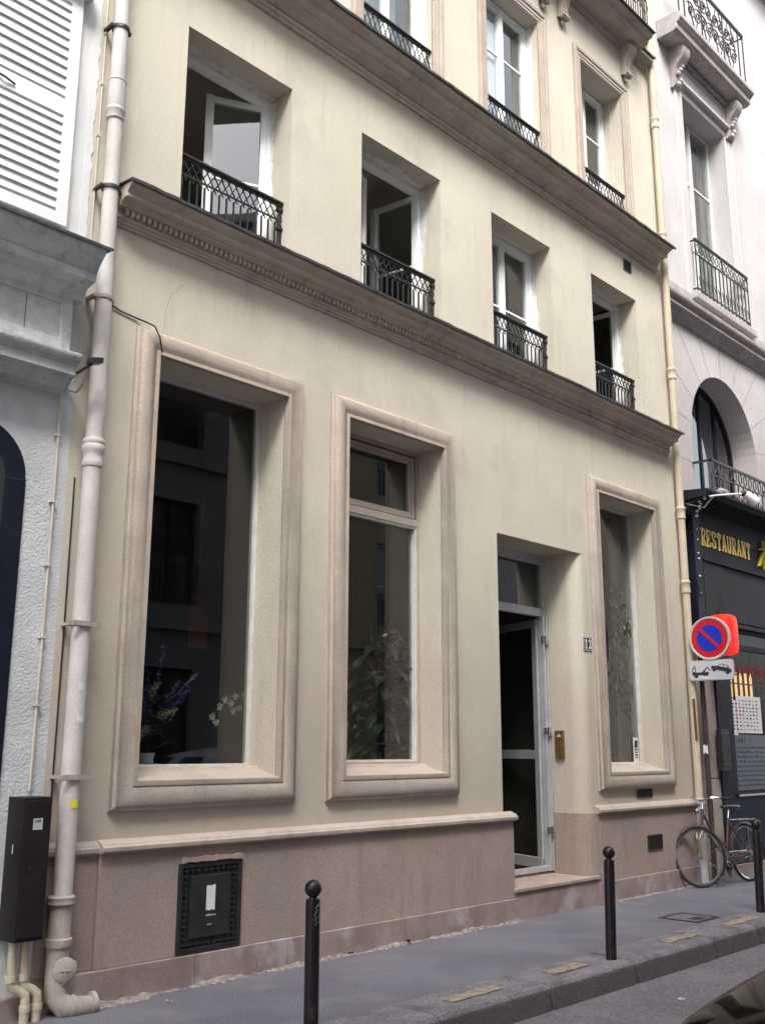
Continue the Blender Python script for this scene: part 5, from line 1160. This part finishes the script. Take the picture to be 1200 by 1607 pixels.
# ------------------------------------------------------------------ cars in the opposite parking row
def car(loc, paint, lab, hs=1.0, L=4.3):
    r = thing('parked_car', lab, 'car', loc, 'cars parked along the opposite kerb'); ox, oy, oz = loc
    # front at local x=0, body runs to +x, centre y=0
    prof = [(0.0,.26,.56,.56),(.05,.22,.70,.68),(.20,.18,.84,.77),(.50,.16,.92,.82),(.95,.16,.95,.84),(1.35,.16,.97,.84),(2.3,.16,.98,.845),(3.55,.17,.98,.84),(4.05,.20,.95,.80),(4.25,.24,.85,.72),(L,.32,.60,.62)]
    q = MB(); vs = []; n = 0
    for x,zb,zt,hw_ in prof:
        sec = [(-hw_*.90,zb),(-hw_*.985,zb+.12),(-hw_,(zb+zt)/2),(-hw_*.985,zt-.13),(-hw_*.93,zt-.045),(-hw_*.80,zt),(-hw_*.4,zt+.028),(0,zt+.036)]
        sec = sec+[(-y,z) for y,z in sec[:-1][::-1]]; n = len(sec); vs += [(ox+x,oy+y,oz+z) for y,z in sec]
    m_ = len(prof)
    q.add(vs,[(i*n+k,i*n+(k+1)%n,(i+1)*n+(k+1)%n,(i+1)*n+k) for i in range(m_-1) for k in range(n)]+[tuple(range(n))[::-1],tuple(range((m_-1)*n,m_*n))])
    b = q.build('body', paint, r, smooth=True); s_ = b.modifiers.new('sub','SUBSURF'); s_.levels = 1; s_.render_levels = 2
    cab = [(1.40,.93,.95,.70),(2.05,.95,1.36,.60),(2.55,.95,1.44,.58),(3.25,.95,1.42,.58),(3.8,.95,1.30,.58),(4.15,.93,.98,.68)]; gx = .35
    q = MB(); vs = []
    for x,zb,zt,hw_ in cab:
        sec = [(-hw_*1.14 if zt > 1.1 else -hw_,zb),(-hw_*1.04,zb+(zt-zb)*.6),(-hw_*.95,zt-.05),(-hw_*.6,zt),(0,zt+.015)]; sec = sec+[(-y,z) for y,z in sec[:-1][::-1]]; n = len(sec); vs += [(ox+x,oy+y,oz+z) for y,z in sec]
    m_ = len(cab); q.add(vs,[(i*n+k,i*n+(k+1)%n,(i+1)*n+(k+1)%n,(i+1)*n+k) for i in range(m_-1) for k in range(n)]+[tuple(range(n))[::-1],tuple(range((m_-1)*n,m_*n))])
    q.build('cabin', paint, r, smooth=True)
    q = MB()
    for sy in (-1,1):
        q.add([(ox+gx+1.50,oy+sy*.725,oz+1.0),(ox+gx+2.42,oy+sy*.745,oz+1.0),(ox+gx+2.42,oy+sy*.665,oz+1.36),(ox+gx+1.86,oy+sy*.655,oz+1.33)],[(0,1,2,3)]); q.add([(ox+gx+2.50,oy+sy*.745,oz+1.0),(ox+gx+3.35,oy+sy*.735,oz+1.0),(ox+gx+3.25,oy+sy*.665,oz+1.30),(ox+gx+2.50,oy+sy*.665,oz+1.36)],[(0,1,2,3)])
    q.add([(ox+gx+1.12,oy-.66,oz+1.005),(ox+gx+1.12,oy+.66,oz+1.005),(ox+gx+1.66,oy+.56,oz+1.345),(ox+gx+1.66,oy-.56,oz+1.345)],[(0,1,2,3)])
    q.add([(ox+gx+3.80,oy-.62,oz+1.02),(ox+gx+3.80,oy+.62,oz+1.02),(ox+gx+3.48,oy+.55,oz+1.30),(ox+gx+3.48,oy-.55,oz+1.30)],[(0,1,2,3)])
    q.build('window', CARG, r)
    for sy in (-1,1):
        q = MB(); q.ball((ox+.16,oy+sy*.60,oz+.63),.14,14,10,(.75,1,.55)); q.build('headlight', LAMPG, r, smooth=True)
        q = MB(); q.ball((ox+4.22,oy+sy*.60,oz+.75),.12,12,8,(.5,.8,1)); q.build('tail_light', SIGNR, r, smooth=True)
        q = MB(); q.ball((ox+2.0,oy+sy*.88,oz+1.0),.08,12,8,(.7,1,.8)); q.bar((ox+2.0,oy+sy*.72,oz+.97),(ox+2.0,oy+sy*.86,oz+.98),.03); q.build('mirror', paint, r, smooth=True)
        for x in (.75,3.5):
            w_ = MB().lathe((ox+x,oy+sy*.74-.09,oz+.30),[(.19,0),(.29,.0),(.305,.03),(.305,.15),(.29,.18),(.19,.18),(.19,0)],28,'Y').build('wheel', TYRE, r, smooth=True)
            MB().lathe((ox+x,oy+sy*.74-.075,oz+.30),[(.001,0),(.19,0),(.19,.15),(.001,.15)],20,'Y').build('rim', ALU, w_, smooth=True)
    q = MB(); q.box(ox-.02,ox+.02,oy-.26,oy+.26,oz+.36,oz+.47); q.build('number_plate_holder', PAPER, r)
    r.scale = (1,1,hs)
    return r
car((2.46,-5.14,-.16), CARB, 'glossy black car whose bonnet shows in the bottom right corner', 1.06)
car((6.7,-5.35,-.16), CARS, 'silver car parked behind the black one, seen mirrored in the big left window', 1.18)

# ------------------------------------------------------------------ opposite side of the street (seen only in reflections)
def opp(x0,x1,mat,h,lab,seed,fm=None):
    b = thing('opposite_house', lab, 'building', ((x0+x1)/2,-9.3,0)); Y1 = -9.3; holes = []; random.seed(seed)
    n = max(1,int((x1-x0)/2.3)); pitch = (x1-x0)/n; zz = [(0.3,3.0),(4.2,6.2),(7.3,9.3),(10.3,12.2),(13.2,15.0),(15.8,17.2)]
    for i in range(n):
        for (a,c) in zz:
            if c < h-.5: xc = x0+pitch*(i+.5); holes.append((xc-.55,xc+.55,a,c))
    q = MB(); wall(q,x0,x1,-.3,h,Y1-.35,Y1,holes); q.build('wall', mat, b)
    q = MB()
    for z in (3.7,6.9,10.0,12.8,15.4): 
        if z < h: q.box(x0,x1,Y1,Y1+.12,z,z+.16)
    q.box(x0,x1,Y1-.3,Y1+.3,h,h+.25); q.build('cornice', mat, b)
    for a,c,z0,z1 in holes:
        f = MB().frame(a,c,z0,z1,.07,Y1-.20,Y1-.14); f.box((a+c)/2-.04,(a+c)/2+.04,Y1-.2,Y1-.13,z0,z1); f.box(a,c,Y1-.19,Y1-.15,(z0+z1)/2-.02,(z0+z1)/2+.02)
        f = f.build('window', fm or OLDW, b); MB().box(a,c,Y1-.185,Y1-.175,z0,z1).build('pane', CARG, f)
        q = MB()
        if z0 > 3: 
            q.box(a-.05,c+.05,Y1+.02,Y1+.05,z0+.75,z0+.79)
            for k in range(10): q.bar((a+.02+k*(c-a-.04)/9,Y1+.03,z0),(a+.02+k*(c-a-.04)/9,Y1+.03,z0+.75),.018)
            q.build('railing', IRON, b)
    MB().prism_x([(Y1+.3,h+.25),(Y1-3,h+2.4),(Y1-7,h+2.4),(Y1-7,h+.25)],x0,x1).build('roof', ROOF, b)
opp(-12,0.2,OPPC,18.6,'cream house across the street, farthest left behind the camera',1)
opp(0.2,3.4,OPPG,10.9,'low narrow grey house across the street between taller ones',6)
opp(3.4,7.4,OPPG,17.6,'grey house across the street with rows of railed windows',2)
opp(7.4,12.5,OPPD,18.0,'dark stone house across the street',3,SHOPR)
opp(12.5,19,pm('opposite_ochre',(.36,.31,.22),(.31,.27,.19),.9,1,.1),16.2,'cream house across the street, the one next to the dark stone house',4)
opp(19,30,OPPG,18.4,'grey house across the street, farthest right behind the camera',5)
